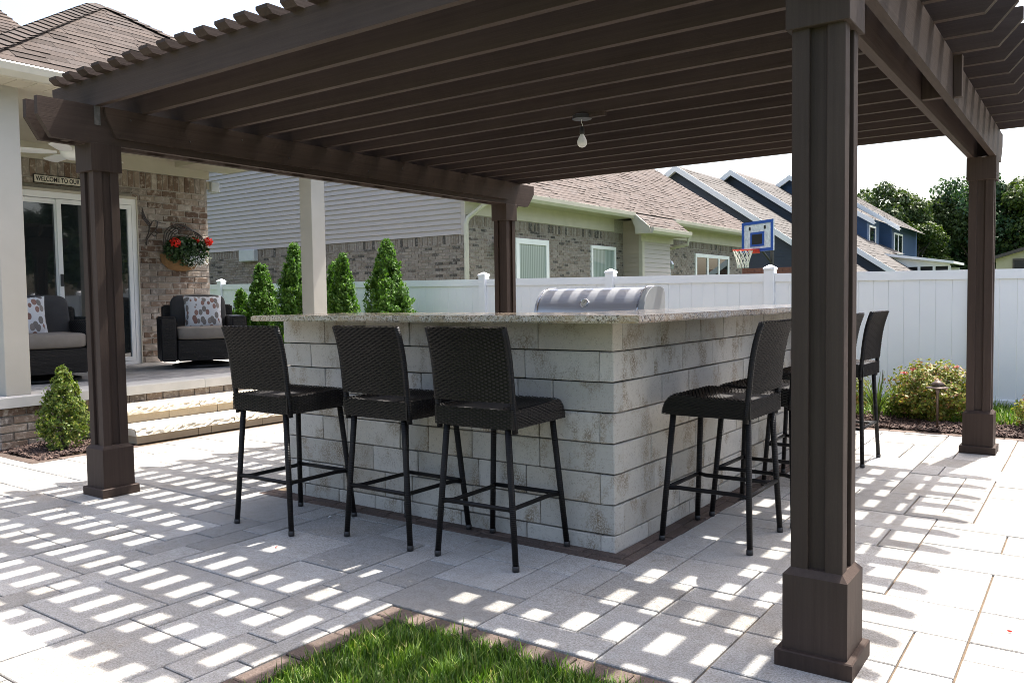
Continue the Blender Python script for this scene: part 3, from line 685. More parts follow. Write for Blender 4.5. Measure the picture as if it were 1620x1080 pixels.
# sliding door
dr = MB(); X = WX+.055
dr.box(X-.06, X+.03, DOOR_Y0, DOOR_Y1, DOOR_Z1-.07, DOOR_Z1).box(X-.06, X+.03, DOOR_Y1-.055, DOOR_Y1, FZ, DOOR_Z1-.07).box(X-.06, X+.03, DOOR_Y0, DOOR_Y0+.055, FZ, DOOR_Z1-.07).box(X-.06, X+.035, DOOR_Y0+.055, DOOR_Y1-.055, FZ, FZ+.04)
door = dr.build('sliding_door', 'white', HOUSE)
def sash(y0, y1, xo, w_):
    m = MB(); m.box(xo-.04, xo, y0, y1, FZ+.045, FZ+.045+w_).box(xo-.04, xo, y0, y1, DOOR_Z1-.075-w_, DOOR_Z1-.075).box(xo-.04, xo, y0, y0+w_, FZ+.045+w_, DOOR_Z1-.075-w_).box(xo-.04, xo, y1-w_, y1, FZ+.045+w_, DOOR_Z1-.075-w_)
    return m.build('sash', 'white', door)
sash(DOOR_Y0+.058, 2.12, X-.01, .055); sash(2.075, DOOR_Y1-.058, X+.026, .05)
MB().box(X-.035, X-.028, DOOR_Y0+.10, 2.07, FZ+.09, DOOR_Z1-.12).build('pane', 'glass', door)
MB().box(X-.002, X+.004, 2.12, DOOR_Y1-.10, FZ+.09, DOOR_Z1-.12).build('pane', 'glass', door)
MB().chbox(X+.027, X+.05, 2.085, 2.115, 1.38, 1.52, .004).build('handle', 'black', door)
MB().box(X+.031, X+.05, DOOR_Y1, DOOR_Y1+.012, FZ, DOOR_Z1+.04).box(X+.031, X+.05, DOOR_Y0, DOOR_Y1, DOOR_Z1, DOOR_Z1+.03).build('brick_mould', 'cream', door)
# porch
pf = MB().box(WX, -6.46, .33, 4.30, 0, .395).build('porch_base', 'mortar', HOUSE)
m = MB(); y = .34; r_ = 0
while y < 4.28:
    x = WX+.01-(0.1 if r_ % 2 else 0)
    while x < -6.80:
        a, b = max(x, WX+.01), min(x+.2, -6.775)
        if b-a > .02: m.topch(a+.003, b-.003, y+.003, y+.097, .38, FZ, .004)
        x += .2
    y += .1; r_ += 1
tag(m.build('porch_pavers', 'porchpaver', pf), kind='stuff')
y = .27
for L in (.92, .95, .9, .93, .38):
    MB().topch(-6.77, -6.415, y+.002, min(y+L, 4.33)-.002, .338, .425, .008).build('coping_stone', 'coping', pf); y += L
for c in range(5):                                                   # brick face left of the steps
    z0 = .003+c*.0672; y = .30-(.105 if c % 2 else 0)
    while y < 1.2:
        a, b = max(y, .302), min(y+.199, 1.2)
        if b-a > .03: brick_x(-6.45, a, b, z0, z0+.0585, pf)
        y += .21
y = 1.22
while y < 4.25: brick_x(-6.45, y, y+.155, .262, .334, pf); y += .165
# steps
STEP = empty('porch_steps', (-6.1, 2.1, 0), 'two cream limestone steps leading up to the porch', 'steps')
def rock_slab(x0, x1, y0, y1, z0, z1, par):
    """slab whose street edge (x1) is hewn"""
    ny, nz = max(4, int((y1-y0)/.03)), 4; m = MB(); vs = []; fs = []
    for i in range(ny+1):
        yy = y0+(y1-y0)*i/ny
        for k in range(nz+1):
            t = k/nz; zz = z0+(z1-z0)*t; n_ = rr.uniform(-.012, .006) if 0 < k else rr.uniform(-.003, .003)
            xx = x1+n_-.022*t*t
            if k == nz: zz -= rr.uniform(0, .004)
            vs.append((xx, yy, zz))
    for i in range(ny):
        for k in range(nz): a = i*(nz+1)+k; fs.append((a, a+nz+1, a+nz+2, a+1))
    n0 = len(vs); vs += [(x0, y0, z0), (x0, y1, z0), (x0, y1, z1), (x0, y0, z1)]
    T = [i*(nz+1)+nz for i in range(ny+1)]; B = [i*(nz+1) for i in range(ny+1)]
    fs += [tuple(T+[n0+2, n0+3]), tuple(B[::-1]+[n0, n0+1]), (n0, 0, nz, n0+3), (ny*(nz+1), n0+1, n0+2, ny*(nz+1)+nz)]
    m.add(vs, fs); m.fix = True; return m.build('tread_slab', 'stone', par)
rock_slab(-6.11, -5.735, 1.03, 1.98, .069, .131, STEP); rock_slab(-6.11, -5.735, 1.984, 3.08, .069, .130, STEP); rock_slab(-6.11, -5.735, 3.084, 3.7, .069, .131, STEP)
rock_slab(-6.449, -6.085, 1.03, 1.86, .205, .268, STEP); rock_slab(-6.449, -6.085, 1.864, 2.9, .205, .269, STEP); rock_slab(-6.449, -6.085, 2.904, 3.7, .205, .268, STEP)
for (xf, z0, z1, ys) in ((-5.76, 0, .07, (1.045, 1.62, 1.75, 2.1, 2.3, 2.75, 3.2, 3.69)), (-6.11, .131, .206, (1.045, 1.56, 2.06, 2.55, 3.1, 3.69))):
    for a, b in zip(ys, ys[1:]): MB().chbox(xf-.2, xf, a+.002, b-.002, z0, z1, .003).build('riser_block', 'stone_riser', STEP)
MB().box(-6.44, -5.97, 1.06, 3.68, 0, .066).box(-6.44, -6.32, 1.06, 3.68, .067, .2).build('step_core', 'mortar', STEP)
# columns, beams, ceiling
for y0 in (.385, 3.63):
    cm = MB().chbox(-6.72, -6.52, y0, y0+.195, .424, 2.94, .004); cm.build('column', 'column', HOUSE)
MB().box(-6.735, -6.505, .1, 3.84, 2.932, 3.06).build('porch_beam', 'cream', HOUSE); MB().box(WX, -6.736, 3.62, 3.84, 2.933, 3.06).build('porch_beam', 'cream', HOUSE)
MB().box(WX, -6.736, -.2, 3.62, 3.0, 3.02).build('ceiling', 'cream', HOUSE)
sb = MB().box(-6.504, -6.26, .0, 4.42, 2.944, 3.02).build('soffit', 'cream', HOUSE)
for k in range(29):
    MB().chbox(-6.503, -6.262, .01+k*.15, .154+k*.15, 2.930, 2.946, .003).build('soffit_board', 'cream', sb)
MB().box(WX, -6.5, 3.845, 4.42, 2.936, 3.02).build('soffit', 'cream', HOUSE)
MB().prism([(-6.26, 2.932), (-6.20, 2.932), (-6.168, 2.975), (-6.163, 3.03), (-6.172, 3.042), (-6.26, 3.042)], 'y', .0, 4.47).build('gutter', 'gutter', HOUSE)
# roof: hipped bay over the porch
XE, ZE, Y0, Y1 = -6.2, 3.045, .08, 4.42; HR = (Y1-Y0)/2; PI_ = .66
ap = (XE-HR, (Y0+Y1)/2, ZE+HR*PI_)
rf = MB().add([(XE, Y0, ZE), (XE, Y1, ZE), ap, (XE-7, Y1, ZE), (XE-7, Y0, ZE), (XE-7, ap[1], ap[2])], [(0, 1, 2), (0, 2, 5, 4), (1, 3, 5, 2)])
roof = rf.build('roof', 'dark_roof', HOUSE)
sl = math.hypot(1, PI_); EXP = .122
def shingles(lim, mapf, par, i_max, seed):
    """tabs in (along, run) space clipped by lim(run)->(lo,hi); mapf(along, run, lift)->point"""
    q = random.Random(seed); n = 0
    for c in range(i_max):
        r0, r1 = c*EXP/sl, (c+1)*EXP/sl+.012; lo0, hi0 = lim(r0); lo1, hi1 = lim(min(r1, i_max*EXP/sl))
        a = lo0-q.uniform(0, .3)
        while a < hi0:
            wd = q.choice((.14, .2, .27, .33)); b = a+wd; th = q.choice((.006, .008, .012))
            A, B = max(a, lo0), min(b, hi0); C, D = max(a, lo1), min(b, hi1)
            if B-A > .02:
                if D < C: C = D = min(max((C+D)/2, lo1), hi1)
                m = MB(); P = [mapf(A, r0, th), mapf(B-.003, r0, th), mapf(max(D-.003, C), r1, .003), mapf(C, r1, .003), mapf(A, r0, 0), mapf(B-.003, r0, 0)]
                cx = sum((Vector(p) for p in P), Vector())/6; m.add([Vector(p)-cx for p in P], [(0, 1, 2, 3), (4, 5, 1, 0), (4, 0, 3), (5, 2, 1)])
                inst(m.mesh('shingle', 'shingle'), 'shingle', cx, par); n += 1
            a = b
    return n
nrm = Vector((PI_, 0, 1)).normalized()
shingles(lambda r: (Y0+r, max(Y1-r, Y0+r)), lambda a, r, t: (XE-r+.02+nrm.x*t, a, ZE+r*PI_-.012+nrm.z*(t+.012)), roof, int(HR*sl/EXP), 1)
nl = Vector((0, -PI_, 1)).normalized()
shingles(lambda r: (XE-4.6, XE-r), lambda a, r, t: (a, Y0+r-.02+nl.y*t, ZE+r*PI_-.012+nl.z*(t+.012)), roof, int(HR*sl/EXP), 2)
for s_ in (0, 1):                                                    # hip caps
    a = Vector((XE+.03, Y0 if s_ == 0 else Y1, ZE)); d = (Vector(ap)-a); n_ = int(d.length/.14); u_ = d.normalized(); sd = u_.cross(Vector((0, 0, 1))).normalized(); nn = sd.cross(u_)
    for k in range(n_-1):
        p = a+u_*(k*.14); q = p+u_*.2; m = MB(); wv = .13
        P = [p+nn*.034-Vector((0, 0, 0)), p+sd*wv+nn*(-.012), p-sd*wv+nn*(-.012), q+nn*.018, q+sd*wv-nn*.028, q-sd*wv-nn*.028]
        P = [x-a for x in P]; m.add(P, [(0, 3, 4, 1), (0, 2, 5, 3), (0, 1, 2), (1, 4, 5, 2)]); m.fix = True
        inst(m.mesh('hip_shingle', 'shingle'), 'hip_shingle', a, roof)
# main roof behind
A = Vector((-10.3, 4.7, 3.35)); rid = Vector((-16.67, 4.41, 7.08)); mr = MB()
mr.add([A, rid, (rid.x, -14, rid.z), (A.x, -14, A.z), (rid.x-6, A.y, A.z-.4)], [(0, 3, 2, 1), (0, 1, 4)]); back = mr.build('roof', 'dark_roof', HOUSE)
E1 = (rid-A); n_c = 34; m = MB()
for c in range(n_c):
    t0, t1 = c/n_c, (c+1.15)/n_c; yy0 = A.y+E1.y*t0; yy1 = A.y+E1.y*min(t1, 1); x0, x1 = A.x+E1.x*t0, A.x+E1.x*min(t1, 1); z0, z1 = A.z+E1.z*t0, A.z+E1.z*min(t1, 1)
    y = yy0
    while y > yy0-7:
        wd = rr.choice((.18, .25, .33)); th = rr.choice((.012, .022)); m.add([(x0+.02, y, z0+th), (x0+.02, y-wd+.004, z0+th), (x1, min(y-wd+.004, yy1), z1+.006), (x1, min(y, yy1), z1+.006), (x0+.02, y, z0), (x0+.02, y-wd+.004, z0)], [(1, 0, 3, 2), (0, 1, 5, 4)]); y -= wd
tag(m.build('shingles', 'shingle_main', back), kind='stuff')
# ceiling fan
fx, fy, fz = -7.75, 1.62, 2.68
FAN = empty('ceiling_fan', (fx, fy, 3.0), 'white ceiling fan under the porch roof', 'ceiling fan')
MB().lathe([(.06, .325), (.065, .25), (.015, .2), (.015, .08), (.10, .06), (.12, .02), (.10, -.04), (.05, -.06)], 20, (fx, fy, fz)).build('motor', 'white', FAN, True)
for k in range(5):
    a = 2*math.pi*k/5+.55; d = Vector((math.cos(a), math.sin(a), 0)); s_ = Vector((-d.y, d.x, .18)).normalized(); m = MB(); c0 = Vector((fx, fy, fz))
    pts = [c0+d*.14+s_*.03, c0+d*.14-s_*.03, c0+d*.28-s_*.065, c0+d*.56-s_*.07, c0+d*.60-s_*.03, c0+d*.60+s_*.03, c0+d*.56+s_*.07, c0+d*.28+s_*.065]
    m.add(pts+[p+Vector((0, 0, .008)) for p in pts], [tuple(range(8))[::-1], tuple(range(8, 16))]+[(i, (i+1) % 8, 8+(i+1) % 8, 8+i) for i in range(8)]); m.build('blade', 'white', FAN)
# sign
SG = empty('wall_sign', (WX+.01, 2.25, 2.60), 'long cream sign with black lettering above the sliding door', 'sign')
MB().box(WX+.006, WX+.022, 1.865, 2.565, 2.552, 2.648).build('frame', 'ink', SG); MB().box(WX+.015, WX+.026, 1.873, 2.557, 2.560, 2.640).build('face', 'signface', SG)
fc = bpy.data.curves.new('lettering', 'FONT'); fc.body = 'WELCOME TO OUR HOME'; fc.size = .074; fc.extrude = .001; fc.offset = .0012; fc.align_x = 'LEFT'; fc.align_y = 'CENTER'
fo = bpy.data.objects.new('lettering', fc); COL.objects.link(fo); bpy.context.view_layer.update()
tme = bpy.data.meshes.new_from_object(fo.evaluated_get(bpy.context.evaluated_depsgraph_get())); bpy.data.objects.remove(fo)
xs = [v.co.x for v in tme.vertices]; kx = .66/(max(xs)-min(xs)); tme.materials.clear(); tme.materials.append(MT['ink'])
for v in tme.vertices: v.co.x = (v.co.x-min(xs))*kx
to = bpy.data.objects.new('lettering', tme); COL.objects.link(to); to.parent = SG
to.matrix_local = Matrix(((0, 0, 1, .0175), (1, 0, 0, -.365), (0, 1, 0, 0), (0, 0, 0, 1)))
# wall basket with geraniums
bxp, byp = WX+.02, 3.655
WB = empty('wall_basket', (bxp, byp, 1.72), 'wall planter with red geraniums and white flowers beside the sliding door', 'planter')
ir = MB(); hw = .235
for k in range(5):                                                   # arched rods standing out from the wall
    xx = .02+.045*k; s_ = 1-.0*k; h = 2.19-.02*k
    ir.tube([(bxp+xx, byp-hw*s_, 1.80)]+[(bxp+xx, byp+hw*s_*math.cos(t), h-.17+.17*math.sin(t)) for t in np.linspace(math.pi, 0, 11)]+[(bxp+xx, byp+hw*s_, 1.80)], .0065, 6)
for t in (-.9, -.45, 0, .45, .9): ir.tube([(bxp+.01, byp+hw*math.sin(t), 2.02+.17*math.cos(t)), (bxp+.2, byp+hw*math.sin(t), 1.94+.17*math.cos(t))], .005, 6)
for z in (1.86, 1.95): ir.tube([(bxp+.2, byp+hw*.95, z), (bxp+.2, byp+hw*.35, z)], .006, 6)
ir.build('iron_rack', 'iron', WB)
lv = MB()
lv.add([(bxp+r*math.cos(t)*.9, byp+r*1.35*math.sin(t), z) for (r, z) in ((.215, 1.80), (.20, 1.70), (.14, 1.62), (.05, 1.585)) for t in np.linspace(-math.pi/2, math.pi/2, 13)],
       [(i*13+k, (i+1)*13+k, (i+1)*13+k+1, i*13+k+1) for i in range(3) for k in range(12)]); lv.build('coco_liner', 'coco', WB, True)
d = sphere_pts(2200); P = np.array([bxp+.15, byp, 1.84])+d*np.array([.17, .31, .19])*RNG.uniform(.4, 1.05, (2200, 1)); P[:, 0] = np.maximum(P[:, 0], WX+.03)
V, F = leaves(P, d, .05, .8); tag(MB().arr(V, F).build('foliage', 'planter_leaf', WB), kind='stuff')
d = sphere_pts(520); P = np.array([bxp+.25, byp+.08, 1.73])+d*np.array([.06, .19, .12])*RNG.uniform(.3, 1.1, (520, 1)); V, F = leaves(P, d, .018, .9); tag(MB().arr(V, F).build('white_flowers', 'white_bloom', WB), kind='stuff')
for (yy, zz, xx, rr_) in ((3.44, 1.93, .24, .068), (3.95, 1.975, .2, .06), (3.735, 1.985, .18, .028), (3.78, 1.975, .2, .03)):
    d = sphere_pts(170); P = np.array([bxp+xx, yy, zz])+d*rr_*RNG.uniform(.6, 1, (170, 1)); V, F = leaves(P, d, .026, .9, .3); m = MB().arr(V, F); m.tube([(bxp+xx-.03, yy*.8+byp*.2, 1.84), (bxp+xx, yy, zz-.03)], .003, 5); m.build('red_flower', 'red', WB)
# hummingbird wall ornament (iron wire)
HB = empty('wall_ornament', (WX+.01, 3.27, 2.12), 'black wire hummingbird ornament on the brick beside the flower planter', 'ornament')
hx = WX+.022
def wire(pts, nm, r=.008): MB().tube([(hx+.012*math.sin(i), y, z) for i, (y, z) in enumerate(pts)], r, 6).build(nm, 'iron', HB)
wire([(3.27, 2.20), (3.31, 2.225), (3.35, 2.205), (3.40, 2.195), (3.47, 2.195)], 'beak', .005)
wire([(3.35, 2.205), (3.34, 2.15), (3.30, 2.09), (3.25, 2.04), (3.21, 1.98), (3.20, 1.90)], 'body'); wire([(3.28, 2.20), (3.24, 2.14), (3.22, 2.06), (3.19, 1.98), (3.20, 1.90)], 'body')
for dy in (0, .02, .04): wire([(3.26-dy*.3, 2.17-dy), (3.19-dy, 2.24), (3.16-dy*.5, 2.31), (3.15, 2.37-dy*2)], 'wing', .007)
wire([(3.30, 2.11), (3.34, 2.06), (3.30, 2.02), (3.25, 2.06)], 'wing', .007); wire([(3.21, 1.98), (3.17, 1.93), (3.16, 1.86)], 'tail', .004)
# floodlight at the corner
FL = empty('floodlight', (WX+.03, 4.14, 2.74), 'small grey floodlight at the brick corner under the porch roof', 'floodlight')
MB().box(WX-.06, WX, 4.1, 4.14, 2.70, 2.80).build('base', 'cream', FL); MB().chbox(WX-.05, WX+.05, 4.14, 4.27, 2.66, 2.80, .01).build('lamp_head', 'grey_box', FL)
# ------------------------------------------------------------------ armchairs and cushions
def puff(m, c, hx_, hy, hz, e=4.0, nu=20, nv=12):
    vs = []; fs = []
    sgp = lambda a, p: math.copysign(abs(a)**p, a)
    for j in range(nv+1):
        ph = -math.pi/2+math.pi*j/nv
        for i in range(nu):
            th = 2*math.pi*i/nu; k = 2/e
            vs.append((c[0]+hx_*sgp(math.cos(ph), k)*sgp(math.cos(th), k), c[1]+hy*sgp(math.cos(ph), k)*sgp(math.sin(th), k), c[2]+hz*sgp(math.sin(ph), k)))
    for j in range(nv):
        for i in range(nu): fs.append((j*nu+i, j*nu+(i+1) % nu, (j+1)*nu+(i+1) % nu, (j+1)*nu+i))
    return m.add(vs, fs)
def mk_chair():
    root = empty('armchair', (0, 0, 0), 'charcoal wicker armchair', 'armchair', 'wicker armchairs on the porch')
    def wick(name, x0, x1, y0, y1, z0, z1):
        b = MB().chbox(x0, x1, y0, y1, z0, z1, .02).build(name, 'wicker_core', root, local=True); m = MB(); e = .004; nh = max(3, int((z1-z0)/.013)); nx = max(3, int((x1-x0)/.03)); ny = max(3, int((y1-y0)/.03))
        lo, hi = z0+.008, z1-.008
        for s_, yy in ((-1, y0-e), (1, y1+e)): weave(m, grid_normals(lambda U, V, yy=yy: np.stack([x0+.012+U*(x1-x0-.024), np.full_like(U, yy), lo+V*(hi-lo)], 1)), nx, nh, .85, .004)
        for s_, xx in ((-1, x0-e), (1, x1+e)): weave(m, grid_normals(lambda U, V, xx=xx: np.stack([np.full_like(U, xx), y0+.012+U*(y1-y0-.024), lo+V*(hi-lo)], 1)), ny, nh, .85, .004)
        weave(m, grid_normals(lambda U, V: np.stack([x0+.01+V*(x1-x0-.02), y0+.01+U*(y1-y0-.02), np.full_like(U, z1+e)], 1)), ny, max(3, int((x1-x0)/.013)), .85, .004)
        tag(m.build('weave', 'wicker_grey', b, local=True), kind='stuff')
    wick('arm', -.46, -.30, -.40, .34, .09, .585); wick('arm', .30, .46, -.40, .34, .09, .585); wick('front_panel', -.295, .295, -.395, -.28, .09, .33); wick('back_panel', -.40, .40, .345, .43, .09, .72)
    MB().lathe([(.30, 0), (.33, .012), (.33, .03), (.26, .045), (.12, .06), (.12, .10)], 28).build('swivel_base', 'black', root, True, True)
    m = MB(); puff(m, (0, -.06, .40), .300, .36, .075, 7); m.build('seat_cushion', 'cushion', root, True, True)
    m = MB(); puff(m, (0, 0, 0), .315, .085, .24, 6); o = m.build('back_cushion', 'cushion_dark', root, True, True); o.location = (0, .27, .60); o.rotation_euler = (R(-14), 0, 0)
    return root
ch = mk_chair(); ch.location = (-7.93, 3.13, FZ); ch.rotation_euler[2] = R(62); ch['label'] = 'charcoal wicker armchair at the brick corner beside the flower planter'
c2 = copy_tree(ch); c2.location = (-7.68, 1.22, FZ); c2.rotation_euler[2] = R(80); c2['label'] = 'charcoal wicker armchair between the cream column and the sliding door, partly behind the pergola post'
def pillow(ch, label, dx=0):
    m = MB(); n = 16; vs = []; fs = []
    for s_ in (-1, 1):
        for j in range(n+1):
            for i in range(n+1):
                u, v = -1+2*i/n, -1+2*j/n; pinch = 1-.07*(1-abs(u)**2)*abs(v)**4; pinch2 = 1-.07*(1-abs(v)**2)*abs(u)**4
                th = .075*max(0, (1-u**4)*(1-v**4))**.6; vs.append((u*.215*pinch2, s_*th, v*.215*pinch))
    for s_ in (0, 1):
        for j in range(n):
            for i in range(n): a = s_*(n+1)**2+j*(n+1)+i; q = (a, a+1, a+n+2, a+n+1); fs.append(q if s_ == 0 else q[::-1])
    m.add(vs, fs); o = m.build('throw_pillow', 'pillow', None, True, True); a = ch.rotation_euler[2]
    lp_ = Vector((dx, .03, .625)); o.location = Vector((ch.location.x+lp_.x*math.cos(a)-lp_.y*math.sin(a), ch.location.y+lp_.x*math.sin(a)+lp_.y*math.cos(a), ch.location.z+lp_.z))
    o.rotation_euler = (R(-16), 0, a); tag(o, label, 'pillow', 'leaf print pillows on the porch armchairs')
pillow(ch, 'leaf-print throw pillow on the armchair beside the flower planter', .03); pillow(c2, 'leaf-print throw pillow on the armchair behind the pergola post', -.16)
# ------------------------------------------------------------------ white vinyl fence
FEN = empty('vinyl_fence', (-4, 6.75, 0), 'white vinyl privacy fence behind the bark bed and arborvitaes', 'fence')
ftop = lambda x: 1.455-.0105*(x+7.2)
pm = MB().chbox(-.057, .057, -.057, .057, -.05, 1.0, .003)
def fpost(x, y):
    t = ftop(x)+.045; p = MB().chbox(x-.057, x+.057, y-.057, y+.057, -.05, t, .003).build('post', 'vinyl', FEN)
    m = MB(); a, b = .064, .05
    m.add([(x+sx*r, y+sy*r, z) for (r, z) in ((a, t), (a, t+.022), (b, t+.030), (.012, t+.055)) for sx, sy in ((-1, -1), (1, -1), (1, 1), (-1, 1))],
          [(3, 2, 1, 0), (12, 13, 14, 15)]+[(i+k, (i+1) % 4+k, (i+1) % 4+k+4, i+k+4) for k in (0, 4, 8) for i in range(4)]); m.build('post_cap', 'vinyl', p)
bays = [(-2.37+2.06*(k-1), -2.37+2.06*k) for k in range(-6, 4)]
for x0, x1 in bays:
    fpost(x0, 6.75); a, b = x0+.058, x1-.058
    for (z0, z1, th) in ((-.095, 0, .025), (-1.40, -1.29, .025)):
        m = MB(); A_, B_ = ftop(a), ftop(b)
        m.add([(a, 6.75-th, A_+z0), (b, 6.75-th, B_+z0), (b, 6.75+th, B_+z0), (a, 6.75+th, A_+z0), (a, 6.75-th, A_+z1), (b, 6.75-th, B_+z1), (b, 6.75+th, B_+z1), (a, 6.75+th, A_+z1)],
              [(3, 2, 1, 0), (4, 5, 6, 7), (0, 1, 5, 4), (1, 2, 6, 5), (2, 3, 7, 6), (3, 0, 4, 7)]); m.build('rail', 'vinyl', FEN)
    n = 13; wd = (b-a)/n
    for k in range(n):
        c0, c1 = a+k*wd, a+(k+1)*wd; tz = ftop(c1)-.094; MB().chbox(c0+.0008, c1-.0008, 6.738, 6.762, tz-1.21, tz, .0022).build('board', 'vinyl', FEN)
fpost(bays[-1][1], 6.75); XR = bays[-1][1]
for k in range(7):                                                     # the side run that closes the yard
    y1 = 6.75-2.06*k; fpost(XR, y1-2.06); tz = ftop(XR)
    MB().box(XR-.012, XR+.012, y1-2.0, y1-.06, .06, tz-.09).build('panel', 'vinyl', FEN); MB().box(XR-.025, XR+.025, y1-2.0, y1-.06, tz-.095, tz).box(XR-.025, XR+.025, y1-2.0, y1-.06, .0, .06).build('rail', 'vinyl', FEN)
# ------------------------------------------------------------------ neighbour's house
NX, NY = -10.6, 11.5; NB = empty('neighbour_house', (-16, 20, 0), 'neighbour house of grey-brown brick and beige siding behind the white fence', 'house')
def quad(m, a, b, c, d): m.add([a, b, c, d], [(0, 1, 2, 3)])
RX, EZ, EX, PT = -16.3, 3.56, -10.1, .80
gw = MB(); gw.prism([(-22.0, 0), (NX+.0, 0), (NX+.0, 3.4), (RX, 3.4+(NX-RX)*PT), (-22.0, 3.4)], 'y', NY+.012, 28.6)
nbw = gw.build('house_wall', 'mortar', NB)
# siding courses on the gable end
zb = 2.60; ex = .118; z = zb
while z < 7.8:
    right = NX-.11 if z < 3.42 else NX-(z-3.42)/PT-.05; left = -21.9 if z < 3.4 else max(-21.9, RX-(right-RX))
    if right-left < .3: break
    r1 = right-(ex/PT if z > 3.35 else 0)
    MB().add([(left, NY-.034, z), (right, NY-.034, z), (r1, NY-.004, z+ex+.004), (left, NY-.004, z+ex+.004), (left, NY+.01, z), (right, NY+.01, z), (r1, NY+.01, z+ex), (left, NY+.01, z+ex)],
             [(0, 1, 2, 3), (4, 5, 1, 0), (1, 5, 6, 2), (0, 3, 7, 4)]).build('siding_plank', 'siding', nbw); z += ex
MB().box(NX-.11, NX+.012, NY-.03, NY+.012, zb-.02, 3.45).build('corner_trim', 'siding', NB)
def brick_field(m, face, u0, u1, z0, z1, plane, holes=(), L=.205, H=.068, soldier=False):
    """face 'y': wall facing -Y at y=plane, u=x ; face 'x': wall facing +X at x=plane, u=y"""
    c = 0; z = z0
    while z < z1-.02:
        zz = min(z+H-.010, z1); u = u0-(L/2 if c % 2 else 0)
        while u < u1:
            a, b = max(u, u0), min(u+L-.010, u1)
            if b-a > .02 and not any(h[0] < (a+b)/2 < h[1] and h[2] < (z+zz)/2 < h[3] for h in holes):
                d = rr.uniform(.004, .012)
                if face == 'y': vs = [(a, plane-d, z), (b, plane-d, z), (b, plane-d, zz), (a, plane-d, zz), (a, plane+.02, z), (b, plane+.02, z), (b, plane+.02, zz), (a, plane+.02, zz)]; fs = [(0, 1, 2, 3), (3, 2, 6, 7), (0, 4, 5, 1), (0, 3, 7, 4), (1, 5, 6, 2)]
                else: vs = [(plane+d, a, z), (plane+d, b, z), (plane+d, b, zz), (plane+d, a, zz), (plane-.02, a, z), (plane-.02, b, z), (plane-.02, b, zz), (plane-.02, a, zz)]; fs = [(0, 1, 2, 3), (3, 2, 6, 7), (0, 4, 5, 1), (0, 3, 7, 4), (1, 5, 6, 2)]
                m.add(vs, fs)
            u += L
        z += H; c += 1
m = MB(); brick_field(m, 'y', -20.6, NX-.02, 1.2, 2.40, NY); brick_field(m, 'y', -20.6, NX-.02, 2.402, 2.60, NY, (), .076, .2)
tag(m.build('bricks', 'brick_far', nbw), kind='stuff')
W1, W2, W3 = (13.35, 14.78), (16.9, 18.3), (24.0, 27.15)
hol = [(W1[0], W1[1], 1, 2.63), (W2[0], W2[1], 1, 2.63), (W3[0], W3[1], 1.6, 2.66)]
m = MB(); brick_field(m, 'x', NY+.03, 18.78, 1.25, 2.80, NX, hol); brick_field(m, 'x', NY+.03, 18.78, 2.802, 3.02, NX, (), .08, .22)
brick_field(m, 'x', 20.75, 28.6, 1.3, 2.80, NX, hol); brick_field(m, 'x', 20.75, 28.6, 2.802, 3.02, NX, (), .085, .22)
tag(m.build('bricks', 'brick_far', nbw), kind='stuff')
def window(par, face, u0, u1, z0, z1, plane, mull=(), mat='blinds', fr=.09, frm='white'):
    def bx(m, a, b, c, d, t0, t1):
        if face == 'x': m.box(plane+t0, plane+t1, a, b, c, d)
        else: m.box(a, b, plane-t1, plane-t0, c, d)
    m = MB(); bx(m, u0, u1, z1-fr, z1, -.03, .045); bx(m, u0, u1, z0, z0+fr, -.03, .045); bx(m, u0, u0+fr, z0+fr, z1-fr, -.03, .045); bx(m, u1-fr, u1, z0+fr, z1-fr, -.03, .045)
    for q in mull: bx(m, q-fr/2, q+fr/2, z0+fr, z1-fr, -.03, .04)
    w_ = m.build('window', frm, par); es = [u0+fr]+[v for q in mull for v in (q-fr/2, q+fr/2)]+[u1-fr]
    for k in range(0, len(es), 2): p = MB(); bx(p, es[k], es[k+1], z0+fr, z1-fr, -.01, .02); p.build('pane', mat, w_)
    return w_
window(NB, 'x', W1[0], W1[1], .3, 2.61, NX, (), 'blinds', .13); window(NB, 'x', W2[0], W2[1], 1.2, 2.60, NX, (), 'blinds', .09); window(NB, 'x', W3[0], W3[1], 1.6, 2.64, NX, (25.1, 26.15), 'glass', .12)
# side bump-out with its own lower eave
MB().box(NX-.01, -10.0, 18.82, 20.7, 0, 3.38).build('bump_wall', 'siding_tan', NB)
z = 1.0
while z < 3.0:
    MB().add([(NX, 18.80, z), (-9.985, 18.80, z), (-9.985, 18.815, z+.13), (NX, 18.815, z+.13)], [(0, 1, 2, 3)]).build('siding_plank', 'siding_tan', NB)
    MB().add([(-9.98, 18.94, z), (-9.98, 20.70, z), (-9.995, 20.70, z+.13), (-9.995, 18.94, z+.13), (-10.0, 18.94, z), (-10.0, 20.7, z)], [(0, 1, 2, 3), (0, 4, 5, 1)]).build('siding_plank', 'siding', NB); z += .13
MB().box(-10.09, -9.975, 18.795, 18.93, 0, 3.05).build('corner_trim', 'cream', NB)
